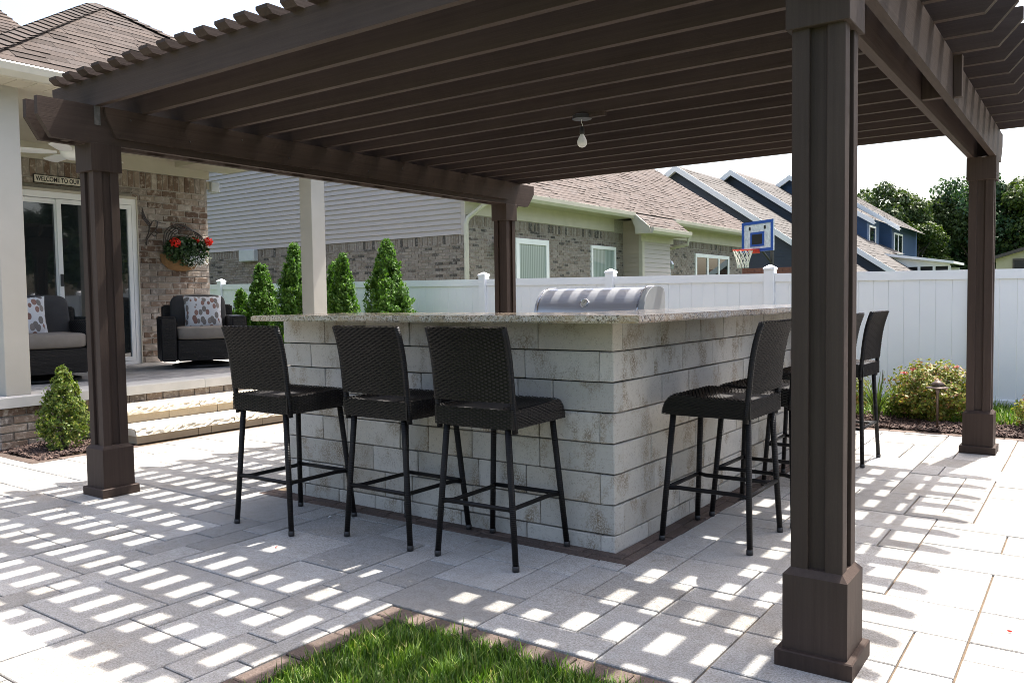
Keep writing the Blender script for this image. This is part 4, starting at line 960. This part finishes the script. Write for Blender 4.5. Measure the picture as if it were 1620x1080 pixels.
# roof with eaves, gutters
def eave(y0, y1, ex, ez, wallx):
    MB().box(wallx-.02, ex-.02, y0, y1, ez-.16, ez-.145).build('soffit', 'cream', NB); MB().box(wallx, wallx+.03, y0+.3, y1-.2, 3.03 if wallx < -10.3 else ez-.35, ez-.161).build('frieze_board', 'cream', NB)
    MB().prism([(ex-.02, ez-.17), (ex+.07, ez-.17), (ex+.11, ez-.10), (ex+.115, ez-.005), (ex+.10, ez), (ex-.02, ez)], 'y', y0, y1).build('gutter', 'gutter', NB)
eave(NY-.35, 18.42, EX, EZ, NX); eave(21.1, 29.2, EX, EZ, NX); eave(18.42, 21.1, -9.55, EZ-.55*PT, -10.0)
MB().prism([(EX-.02, EZ-.16), (EX+.05, EZ+.0), (-9.55, EZ-.55*PT+.02), (-9.5, EZ-.55*PT-.17), (-9.98, EZ-.55*PT-.17), (-10.0, EZ-.4)], 'y', 18.37, 18.42).build('fascia', 'cream', NB)
HY = 29.2-(EX-RX); RZ = EZ+(EX-RX)*PT
nr = MB(); nr.add([(EX, NY-.4, EZ), (EX, 29.2, EZ), (RX, HY, RZ), (RX, NY-.4, RZ), (2*RX-EX, NY-.4, EZ), (2*RX-EX, 29.2, EZ)], [(0, 1, 2, 3), (3, 2, 5, 4), (1, 5, 2)])
nr.add([(EX, 18.4, EZ), (-9.53, 18.4, EZ-.57*PT), (-9.53, 21.1, EZ-.57*PT), (EX, 21.1, EZ)], [(0, 1, 2, 3)]); nro = nr.build('roof', 'dark_roof', NB)
MB().add([(EX+.02, NY-.42, EZ+.02), (RX, NY-.42, RZ+.02), (RX, NY-.42, RZ-.2), (EX+.02, NY-.42, EZ-.2), (EX+.02, NY-.38, EZ+.02), (RX, NY-.38, RZ+.02), (RX, NY-.38, RZ-.2), (EX+.02, NY-.38, EZ-.2)], [(0, 1, 2, 3), (7, 6, 5, 4), (0, 4, 5, 1), (3, 2, 6, 7)]).build('rake_board', 'cream', NB)
def shingle_field(m, ylim, xe, ze, pitch, dirx, rmax, exp_=.14, tab=(.2, .3, .4), r0=0):
    """slope rising towards dirx from the eave line x=xe; ylim(run) gives the y range"""
    s_ = math.hypot(1, pitch); n = int((rmax-r0)*s_/exp_); nx, nz = -dirx*pitch/s_, 1/s_
    for c in range(n):
        a, b = r0+c*exp_/s_, r0+(c+1)*exp_/s_; lo, hi = ylim(a); y = lo-rr.uniform(0, .3)
        while y < hi:
            wd = rr.choice(tab); th = rr.choice((.010, .010, .022)); A_, B_ = max(y, lo), min(y+wd-.004, hi)
            if B_-A_ > .02: m.add([(xe+dirx*a+nx*th, A_, ze+a*pitch+nz*th), (xe+dirx*a+nx*th, B_, ze+a*pitch+nz*th), (xe+dirx*b+nx*.004, B_, ze+b*pitch+nz*.004), (xe+dirx*b+nx*.004, A_, ze+b*pitch+nz*.004), (xe+dirx*a, A_, ze+a*pitch), (xe+dirx*a, B_, ze+a*pitch)], [(0, 1, 2, 3), (4, 5, 1, 0)])
            y += wd
m = MB(); shingle_field(m, lambda a: (NY-.4, 29.2-a), EX+.03, EZ+.004, PT, -1, EX-RX-.3); shingle_field(m, lambda a: (18.4, 21.1), -9.5, EZ-.6*PT+.006, PT, -1, .6)
tag(m.build('shingles', 'shingle_far', nro), kind='stuff')
# downspouts, lantern, meter box
ds = MB().tube([(NX+.5, NY+.25, EZ-.17), (NX+.42, NY+.2, EZ-.3), (NX+.08, NY-.02, EZ-.62), (NX+.05, NY-.05, EZ-.75), (NX+.05, NY-.05, 0)], .055, 8); ds.build('downspout', 'gutter', NB)
MB().tube([(-9.5, 21.0, 2.98), (-9.55, 21.0, 2.75), (-10.3, 20.9, 2.62), (-10.5, 20.85, 2.5), (-10.5, 20.85, 0)], .05, 8).build('downspout', 'gutter', NB)
ln = MB(); ln.lathe([(.03, .32), (.05, .28), (.06, .24), (.14, .2), (.15, .17), (.10, .16), (.09, 0), (.10, -.02), (.04, -.06)], 8, (NX+.17, 12.55, 2.25)); ln.tube([(NX, 12.55, 2.42), (NX+.08, 12.55, 2.52), (NX+.17, 12.55, 2.56)], .02, 6); ln.build('wall_lantern', 'lantern', NB)
MB().chbox(-18.4, -17.75, NY-.16, NY, 2.28, 2.60, .02).build('vent_hood', 'grey_box', NB)
ml = MB(); ml.box(-10.59, -10.45, 21.55, 21.75, 1.3, 2.35).lathe([(.1, 0), (.12, .15), (.06, .25)], 8, (-10.4, 21.62, 2.05)); ml.build('meter_box', 'lantern', NB)
# ------------------------------------------------------------------ blue houses farther back
def gable(root, xl, xr, zr, pitch, y, depth, wallm, ov=.5, eave_to=None, ridge_x=None, siding=.12):
    """front gable facing -Y: ridge at ridge_x, slopes both sides with pitch"""
    hl, hr = ridge_x-xl, xr-ridge_x; zl, zr_ = zr-hl*pitch, zr-hr*pitch
    MB().prism([(xl, 0), (xr, 0), (xr, zr_), (ridge_x, zr), (xl, zl)], 'y', y, y+depth).build('wall', wallm, root)
    m = MB(); z = 1.0
    while z < zr-.2:
        a = max(xl, ridge_x-(zr-z)/pitch+.05); b = min(xr, ridge_x+(zr-z)/pitch-.05)
        if b-a > .1: m.add([(a, y-.025, z), (b, y-.025, z), (b, y-.008, z+siding), (a, y-.008, z+siding), (a, y, z), (b, y, z)], [(0, 1, 2, 3), (4, 5, 1, 0)])
        z += siding
    tag(m.build('siding_courses', wallm, root), kind='stuff')
    rf_ = MB(); e = ov; t = .12
    for s_, h in ((-1, hl), (1, hr)):
        xe = ridge_x+s_*(h+e); ze = zr+.1-(h+e)*pitch
        rf_.add([(ridge_x, y-e, zr+.1), (xe, y-e, ze), (xe, y+depth, ze), (ridge_x, y+depth, zr+.1)], [(0, 1, 2, 3)])
    ro = rf_.build('roof', 'dark_roof', root); m = MB()
    shingle_field(m, lambda a: (y-e, y+depth), ridge_x+(hr+e), zr+.105-(hr+e)*pitch, pitch, -1, hr+e, .3, (.6, .9, 1.2)); tag(m.build('shingles', 'shingle_grey', ro), kind='stuff')
    for s_, h in ((-1, hl), (1, hr)):
        xe = ridge_x+s_*(h+e); ze = zr+.1-(h+e)*pitch
        MB().prism([(ridge_x, zr+.12), (xe, ze+.02), (xe, ze-.26), (ridge_x, zr-.16)], 'y', y-e-.04, y-e).build('rake_board', 'white', root)
        MB().prism([(ridge_x, zr-.02), (xe, ze-.12), (xe, ze-.15), (ridge_x, zr-.05)], 'y', y-e, y).build('soffit', 'white', root)
BH1 = empty('blue_house', (-12, 36, 0), 'slate blue house with white-trimmed stepped gables beyond the neighbour house', 'house')
gable(BH1, -24, -7.6, 6.95, .69, 32.4, 5.4, 'blue_dark', .4, None, -14.9)
gable(BH1, -24, -6.5, 7.35, .69, 37.9, 8.0, 'blue_dark', .4, None, -14.4)
m = MB(); brick_field(m, 'y', -13.5, -7.6, .8, 2.35, 32.37, (), .3, .1); tag(m.build('bricks', 'red_brick', BH1), kind='stuff')
BH2 = empty('blue_house', (-12, 48, 0), 'bright blue two-storey house with white gutters in front of the trees', 'house')
gable(BH2, -20, -9.5, 7.75, .62, 44.6, 3.0, 'blue', .45, None, -13.5, .2)
gable(BH2, -18, -9.0, 7.75, .66, 48.4, 8.0, 'blue', .5, None, -12.9, .2)
window(BH2, 'x', 45.0, 46.6, 3.7, 4.9, -9.5, (), 'glass', .1); window(BH2, 'x', 49.0, 51.5, 3.5, 4.7, -9.0, (50.2,), 'glass', .1)
lr = MB(); lr.add([(-14, 42.5, 5.9), (-9.6, 42.5, 3.55), (-8.3, 48.4, 3.4), (-14, 48.4, 6.2)], [(0, 1, 2, 3)]).add([(-14, 42.5, 5.75), (-9.6, 42.5, 3.4), (-8.3, 48.4, 3.25), (-14, 48.4, 6.0)], [(3, 2, 1, 0)]); lo_ = lr.build('lower_roof', 'shingle_grey', BH2)
m = MB(); m.prism([(-9.62, 3.3), (-9.40, 3.3), (-9.35, 3.6), (-9.62, 3.6)], 'y', 42.4, 44.2).build('gutter', 'white', BH2)
MB().box(-15, -9.6, 42.35, 42.55, 3.25, 3.58).build('gutter', 'white', BH2)
MB().box(-15, -10.2, 42.9, 48, 0, 3.3).build('wall', 'red_brick', BH2); MB().box(-10.25, -9.45, 42.8, 48, 0, 3.25).build('wall', 'blue_dark', BH2)
window(BH2, 'y', -10.15, -9.55, 1.8, 2.75, 42.8, (), 'vinyl', .06)
# white sunroom
SR = empty('sunroom', (-6.8, 44, 0), 'long white sunroom with low sloping roof beside the bright blue house', 'sunroom')
MB().prism([(-9.44, 3.42), (-5.1, 2.72), (-5.1, 2.6), (-9.44, 3.28)], 'y', 42.6, 46.5).build('roof', 'white', SR); sw = MB().prism([(-9.4, 2.5), (-5.3, 2.5), (-5.3, 2.62), (-9.4, 3.28)], 'y', 42.9, 43.0); sw.build('gable_panel', 'white', SR)
for k in range(7): MB().box(-9.4+k*.68-.06, -9.4+k*.68+.06, 42.9, 43.0, 0, 2.5).build('post', 'white', SR)
MB().box(-9.3, -5.4, 43.1, 43.15, 1.0, 2.5).build('screen_wall', 'screen', SR); MB().box(-9.4, -5.3, 42.88, 43.02, .0, 1.0).build('knee_wall', 'white', SR); MB().box(-9.4, -5.3, 46.3, 46.4, 0, 2.5).build('rear_wall', 'white', SR)
# shed
SH = empty('shed', (-.6, 34.5, 0), 'tan shed with dark low gable roof beyond the white fence', 'shed')
MB().prism([(-2.55, 0), (1.6, 0), (1.6, 2.45), (-.45, 3.12), (-2.55, 2.45)], 'y', 34, 37).build('wall', 'tan_wall', SH)
for s_, xe in ((-1, -2.75), (1, 1.8)): MB().prism([(-.45, 3.22), (xe, 2.50), (xe, 2.38), (-.45, 3.08)], 'y', 33.8, 37.2).build('roof', 'dark_roof', SH)
window(SH, 'y', -2.0, -1.2, 1.9, 2.42, 34, (), 'glass', .06, 'dark_roof')
# ------------------------------------------------------------------ basketball hoop
hb = Vector((-5.73, 16.13, 0)); HP = empty('basketball_hoop', (hb.x+.15, hb.y+.25, 0), 'basketball hoop with blue-edged backboard and red rim above the white fence', 'basketball hoop')
nv = Vector((-.55, -.84, 0)).normalized(); wv = Vector((0, 0, 1)).cross(nv).normalized()
def bq(m, u0, u1, v0, v1, t0, t1):
    c0 = Vector((hb.x, hb.y, 0)); P = []
    for t in (t0, t1):
        for (u, v) in ((u0, v0), (u1, v0), (u1, v1), (u0, v1)): P.append(c0+wv*u+Vector((0, 0, v))+nv*t)
    m.add(P, [(3, 2, 1, 0), (4, 5, 6, 7), (0, 1, 5, 4), (1, 2, 6, 5), (2, 3, 7, 6), (3, 0, 4, 7)]); m.fix = True; return m
zb_, zt = 2.17, 2.87
bq(MB(), -.56, .56, zb_, zt, -.03, 0).build('backboard', 'board_white', HP); bf = MB()
for a in ((-.56, .56, zt-.07, zt), (-.56, .56, zb_, zb_+.07), (-.56, -.48, zb_+.07, zt-.07), (.48, .56, zb_+.07, zt-.07)): bq(bf, *a, 0, .012)
bf.build('board_frame', 'board_blue', HP); sq = MB(); bq(sq, -.25, .25, 2.29, 2.62, .001, .006); sq.build('target_square', 'board_blue', HP); bq(MB(), -.18, .18, 2.34, 2.57, .007, .011).build('target_center', 'ink', HP)
for u in (-.27, .27): bq(MB(), u-.03, u+.03, 2.67, 2.75, .001, .008).build('bolt_plate', 'ink', HP)
rc = Vector((hb.x, hb.y, 2.20))+nv*.40; ring = [rc+Vector((math.cos(t)*.225, math.sin(t)*.225, 0)) for t in np.linspace(0, 2*math.pi, 25)]
MB().tube(ring, .014, 6, False).build('rim', 'red_rim', HP); bq(MB(), -.10, .10, 2.13, 2.23, .0, .17).build('rim_bracket', 'red_rim', HP)
nm = MB()
for k in range(12):
    for s_ in (-1, 1):
        nm.tube([rc+Vector((math.cos(k*math.pi/6+s_*j*.22)*r, math.sin(k*math.pi/6+s_*j*.22)*r, -zz)) for j, (r, zz) in enumerate(((.22, .0), (.19, .1), (.155, .2), (.13, .30), (.125, .40)))], .008, 4, False)
nm.build('net', 'net', HP); pc_ = Vector((hb.x, hb.y, 0))-nv*.42
MB().tube([pc_, pc_+Vector((0, 0, 2.2)), Vector((hb.x, hb.y, 2.5))-nv*.03], .045, 8).tube([pc_+Vector((0, 0, 1.9)), Vector((hb.x, hb.y, 2.3))-nv*.03], .025, 6).build('pole', 'black', HP)
MB().box(pc_.x-.5, pc_.x+.5, pc_.y-.35, pc_.y+.35, -.06, .15).build('base', 'black', HP)
# ------------------------------------------------------------------ planting
def sprays(h, r, seed, ns, per, prof, leaf, asp, up_=1.0, spread=.045, length=.13):
    """foliage built as many small upward sprays on an uneven body of revolution"""
    q = np.random.default_rng(seed); t = q.random(ns)**.9; a = q.uniform(0, 2*np.pi, ns)
    lump = 1+.15*np.sin(a*3+t*9+seed)+.12*np.sin(a*5-t*17+2*seed)+q.normal(0, .09, ns)
    rad = r*prof(t)*lump*np.where(q.random(ns) < .22, q.uniform(.3, .8, ns), q.uniform(.82, 1.04, ns))
    C = np.stack([np.cos(a)*rad, np.sin(a)*rad, t*h*.93+.03], 1)
    D = np.stack([np.cos(a)*.75, np.sin(a)*.75, np.full(ns, up_)], 1)+q.normal(0, .22, (ns, 3)); D /= np.linalg.norm(D, axis=1)[:, None]
    s_ = np.repeat(q.uniform(.7, 1.35, ns)*(1-.45*t), per); u = q.random(ns*per); Cr = np.repeat(C, per, 0); Dr = np.repeat(D, per, 0)
    P = Cr+Dr*(u*length*s_)[:, None]+q.normal(0, 1, (ns*per, 3))*(spread*s_*(1-.75*u))[:, None]
    N = np.repeat(np.stack([np.cos(a), np.sin(a), np.full(ns, .3)], 1), per, 0)
    return leaves(P, N, leaf, asp, .6, Dr)
ARB = lambda t: np.where(t < .12, .85+1.2*t, 1.0*(1-((t-.12)/.88)**1.08)+.005)
def arbor_mesh(h, r, seed, n=9000): return sprays(h, r*.92, seed, n//34, 34, ARB, .050, .45)
def arbor(parts, label):
    x, y = parts[0][:2]; root = empty('arborvitae', (x, y, -.05), label, 'arborvitae', 'arborvitaes along the white fence')
    MB().tube([(x, y, -.05), (x, y, .9)], [.035, .02], 7).build('trunk', 'bark', root)
    for (px, py, h, r, sd) in parts:
        V, F = arbor_mesh(h, r, sd, int(17000*h*r/.7)); V += np.array([px, py, -.03]); tag(MB().arr(V, F).build('crown', 'arbor', root), kind='stuff')
arbor([(-10.25, 5.8, 1.86, .48, 3), (-10.68, 5.72, 1.42, .34, 5)], 'twin-tipped arborvitae next to the brick corner behind the armchair')
arbor([(-9.45, 5.8, 2.15, .48, 8)], 'tall slender single-stemmed arborvitae half hidden by the cream porch column')
arbor([(-8.62, 5.85, 1.80, .30, 13), (-8.32, 5.75, 1.92, .36, 21)], 'double-stemmed arborvitae between the cream porch column and the broadest arborvitae')
arbor([(-7.48, 5.8, 2.10, .52, 34), (-7.35, 5.60, 1.5, .40, 55)], 'broadest arborvitae standing alone in front of the white fence')
def bush(name, x, y, rx, ry, h, n, sz, mat, label, cat, base=0, seed=1, cone=0, flowers=0):
    root = empty(name, (x, y, base), label, cat); q = np.random.default_rng(seed)
    st = MB()
    for k in range(7):
        a = 2*math.pi*k/7; st.tube([(x+.02*math.cos(a), y+.02*math.sin(a), base), (x+rx*.3*math.cos(a), y+ry*.3*math.sin(a), base+h*.4), (x+rx*.6*math.cos(a), y+ry*.6*math.sin(a), base+h*.75)], [.008, .006, .003], 5)
    st.build('stems', 'bark', root)
    if name == 'boxwood':
        V, F = sprays(h, rx, seed, n//22, 22, lambda t: np.where(t < .2, .80+.9*t, .98*(1-((t-.2)/.8)**1.15)+.03), sz, .6, .9, .026, .06); V += np.array([x, y, base])
        tag(MB().arr(V, F).build('foliage', mat, root), kind='stuff'); return root
    d = q.normal(0, 1, (n, 3)); d /= np.linalg.norm(d, axis=1)[:, None]; a = np.arctan2(d[:, 1], d[:, 0])
    lump = 1+.14*np.sin(a*4+d[:, 2]*6+seed)+.12*np.sin(a*9-d[:, 2]*11)
    P = d*np.cbrt(q.uniform(.15, 1.1, n))[:, None]*lump[:, None]; tz = (P[:, 2]+1)/2
    k = 1-cone*np.clip(tz, 0, 1)
    P = np.stack([x+P[:, 0]*rx*k, y+P[:, 1]*ry*k, base+.03+tz*h], 1); V, F = leaves(P, d+np.array([0, 0, .4]), sz, .55, .6)
    tag(MB().arr(V, F).build('foliage', mat, root), kind='stuff')
    if flowers:
        c = P[P[:, 2] > base+h*.80]; c = c[q.integers(0, len(c), flowers)]; pp = np.repeat(c, 26, 0)+q.normal(0, .016, (flowers*26, 3))*np.array([1, 1, .4])+np.array([0, 0, .015])
        V, F = leaves(pp, np.tile([0, 0, 1.0], (len(pp), 1)), .014, .9); tag(MB().arr(V, F).build('flowers', 'pink', root), kind='stuff')
    return root
bush('boxwood', -6.08, .62, .175, .175, .66, 9500, .025, 'box', 'small upright boxwood in the bark bed beside the porch steps', 'shrub', 0, 3, .55)
bush('spirea', -.50, 5.50, .37, .33, .50, 8500, .034, 'spirea', 'yellow-green spirea with pink blooms behind the path light', 'shrub', 0, 5, .15, 16)
bush('spirea', .36, 5.42, .24, .24, .27, 2400, .032, 'spirea', 'low spirea across the pergola post from the path light', 'shrub', 0, 9, .1, 6)
bush('spirea', -1.22, 5.45, .2, .2, .46, 2200, .032, 'spirea', 'small yellow-green spirea half behind the far bar stool', 'shrub', 0, 12, .2)
bush('ground_shrub', -.78, 5.62, .16, .15, .2, 1400, .034, 'box', 'low yellow-green shrub between the strap-leaf plant and the path light', 'shrub', 0, 17)
def strap(x, y, n, h, label):
    root = empty('daylily', (x, y, 0), label, 'plant'); q = random.Random(4)
    for k in range(n):
        a = q.uniform(0, 2*math.pi); l = h*q.uniform(.6, 1.1); sp_ = q.uniform(.1, .75); d = Vector((math.cos(a), math.sin(a), 0)); s_ = Vector((-d.y, d.x, 0)); m = MB(); vs = []
        for i in range(7):
            t = i/6; c = Vector((x, y, .0))+d*(l*sp_*t*t*.9+.02)+Vector((0, 0, l*(t-.35*sp_*t*t*t))); w_ = .007*(1-t)**.6+.0008; vs += [c-s_*w_, c+s_*w_]
        m.add(vs, [(2*i, 2*i+1, 2*i+3, 2*i+2) for i in range(6)]); m.build('leaf', 'lily', root)
    for dx, hh in ((-.03, .48), (.05, .45)): MB().tube([(x+dx*.4, y, 0), (x+dx, y+.01, hh)], [.005, .004], 6).tube([(x+dx, y+.01, hh-.1), (x+dx, y+.01, hh+.02)], [.007, .003], 6).build('flower_stalk', 'bark', root)
strap(-.93, 5.30, 54, .46, 'strap-leaf daylily clump growing in the bark bed')
# path light
lx, ly = -.395, 5.02; PL = empty('path_light', (lx, ly, 0), 'bronze mushroom path light standing in the bark bed', 'path light')
MB().lathe([(.009, 0), (.009, .30), (.018, .335), (.02, .36)], 10, (lx, ly, 0)).build('stem', 'bronze', PL, True)
MB().lathe([(.02, .352), (.088, .358), (.090, .364), (.05, .375), (.02, .378)], 24, (lx, ly, 0)).build('lower_shade', 'bronze', PL, True)
MB().lathe([(.055, .384), (.058, .388), (.03, .412), (.006, .432), (.003, .436)], 24, (lx, ly, 0)).build('top_shade', 'bronze', PL, True)
MB().lathe([(.018, .37), (.018, .39)], 10, (lx, ly, 0)).build('lens', 'bulb', PL)
# ------------------------------------------------------------------ trees beyond
def tree_mesh(seed, n, h, r):
    q = np.random.default_rng(seed); P = []; N = []
    for k in range(26):
        t = q.uniform(.28, .93); rad = r*(1-abs(t-.55)*1.05)*q.uniform(.3, .85); a = q.uniform(0, 2*np.pi); c = np.array([np.cos(a)*rad, np.sin(a)*rad, t*h]); s_ = q.uniform(.20, .36)*r*1.05
        d = q.normal(0, 1, (n//26, 3)); d /= np.linalg.norm(d, axis=1)[:, None]; P.append(c+d*s_*np.array([1, 1, .8])*q.uniform(.55, 1.1, (n//26, 1))); N.append(d+np.array([0, 0, .35]))
    return np.concatenate(P), np.concatenate(N)
crowns = []
for sd, mat in ((2, 'tree_a'), (5, 'tree_b'), (9, 'tree_c'), (14, 'tree_a')):
    P, N = tree_mesh(sd, 9000, 10, 3.6); V, F = leaves(P, N, .30, .7, .7); crowns.append(MB().arr(V, F).mesh('crown', mat))
tk = MB().tube([(0, 0, -.1), (.1, 0, 2.5), (-.1, .1, 5.2), (.05, 0, 8.3)], [.22, .17, .12, .04], 8)
for k in range(6):
    a = k*1.1; tk.tube([(0, 0, 2.6+.8*k), (math.cos(a)*1.0, math.sin(a)*1.0, 3.8+.8*k), (math.cos(a)*2.0, math.sin(a)*2.0, 4.7+.75*k)], [.09, .06, .02], 6)
trunk = tk.mesh('trunk', 'bark')
def tree(x, y, h, wdt, kind, rz, label):
    root = empty('broadleaf_tree', (x, y, 0), label, 'tree', 'trees beyond the fence'); s_ = h/10.0
    for nm_, me in (('crown', crowns[kind]), ('trunk', trunk)):
        o = bpy.data.objects.new(nm_, me); COL.objects.link(o); o.parent = root; o.rotation_euler[2] = rz; o.scale = (wdt/3.6, wdt/3.6, s_)
        if nm_ == 'crown': o['kind'] = 'stuff'
TL = [(-13.2, 61.5, 9.2, 3.2, 0, 0, 'dark oak rising directly behind the bright blue house roof'), (-11.3, 63.5, 8.9, 2.9, 3, 1.3, 'dark rounded oak between the blue house and the dip in the tree line'),
      (-9.8, 62, 6.9, 2.4, 1, 2.2, 'short yellow-green tree in the dip of the tree line'), (-8.6, 66, 8.4, 2.9, 3, .7, 'grey-green tree between the short yellow-green tree and the tall blue-green one'),
      (-6.9, 66, 10.0, 3.3, 2, 2.9, 'tall blue-green tree at the edge of the pergola post beside the path light'), (-5.0, 68, 10.3, 3.4, 1, 1.9, 'tall light green tree directly behind the pergola post beside the path light'),
      (-3.2, 66, 9.6, 3.1, 1, 4.1, 'light green tree above the tan shed roof'), (-1.4, 69, 9.9, 3.4, 0, 5.2, 'dark tree above the tan shed at the end of the tree line'),
      (-15.6, 66, 9.0, 3.4, 0, 3.3, 'dark tree hidden behind the blue houses'), (-10.4, 72, 9.0, 4.0, 0, 2.0, 'dark tree deep in the tree line behind the short yellow-green one'), (-7.6, 75, 9.6, 4.0, 2, .4, 'blue-green tree deep in the tree line'), (-4.2, 76, 10.4, 4.2, 3, 1.1, 'dark tree deep in the tree line above the shed'),
      (.8, 72, 10.2, 3.9, 1, 1.0, 'light green tree past the tan shed')]
for t in TL: tree(*t)
for (x, y, h, wdt, kind, rz, lb) in ((5.2, 13.5, 8.0, 3.2, 1, .6, 'yellow-green yard tree beyond the fence, seen only mirrored in the patio door glass'), (9.5, 12.0, 8.8, 3.4, 3, 2.0, 'dark yard tree beyond the fence corner, seen only mirrored in the patio door glass'), (14, 14, 9.5, 3.8, 0, 3.0, 'tall dark tree farthest past the fence corner, seen only mirrored in the patio door')):
    tree(x, y, h, wdt, kind, rz, lb)
# undergrowth that closes the view under the far crowns
hg = MB(); q = RNG.random((9000, 3)); P = np.stack([-19+q[:, 0]*23, 70+q[:, 1]*3, .1+q[:, 2]*4.8*(.75+.25*np.sin(q[:, 0]*40))], 1); V, F = leaves(P, np.tile([0, -1.0, .4], (9000, 1)), .42, .7); hg.arr(V, F)
tag(hg.build('undergrowth', 'tree_a', at=(-8, 71, 0)), 'dark undergrowth beneath the far trees', 'undergrowth', kind='stuff')

# ------------------------------------------------------------------ small litter on the paving
def scrap(name, x, y, sz, mat, label, cat):
    m = MB(); n = 7; pts = [(sz*(.7+.5*rr.random())*math.cos(2*math.pi*k/n), sz*.7*(.6+.6*rr.random())*math.sin(2*math.pi*k/n), .002+.006*rr.random()) for k in range(n)]
    m.add([(0, 0, .008)]+pts+[(0, 0, .006)]+[(p[0], p[1], p[2]-.0015) for p in pts], [(0, 1+k, 1+(k+1) % n) for k in range(n)]+[(n+1, n+2+(k+1) % n, n+2+k) for k in range(n)])
    o = m.build(name, mat, None, False, True); o.location = (x, y, .001); tag(o, label, cat)
scrap('paper_scrap', -2.64, .333, .012, 'white', 'tiny white paper scrap on the pavers between the bar front stools', 'litter')
scrap('fallen_petal', -2.44, -.18, .008, 'red', 'tiny red petal on the shaded pavers in front of the stools', 'petal')
scrap('fallen_petal', .465, .56, .007, 'red', 'tiny red petal on the sunlit pavers beyond the thick pergola post', 'petal')
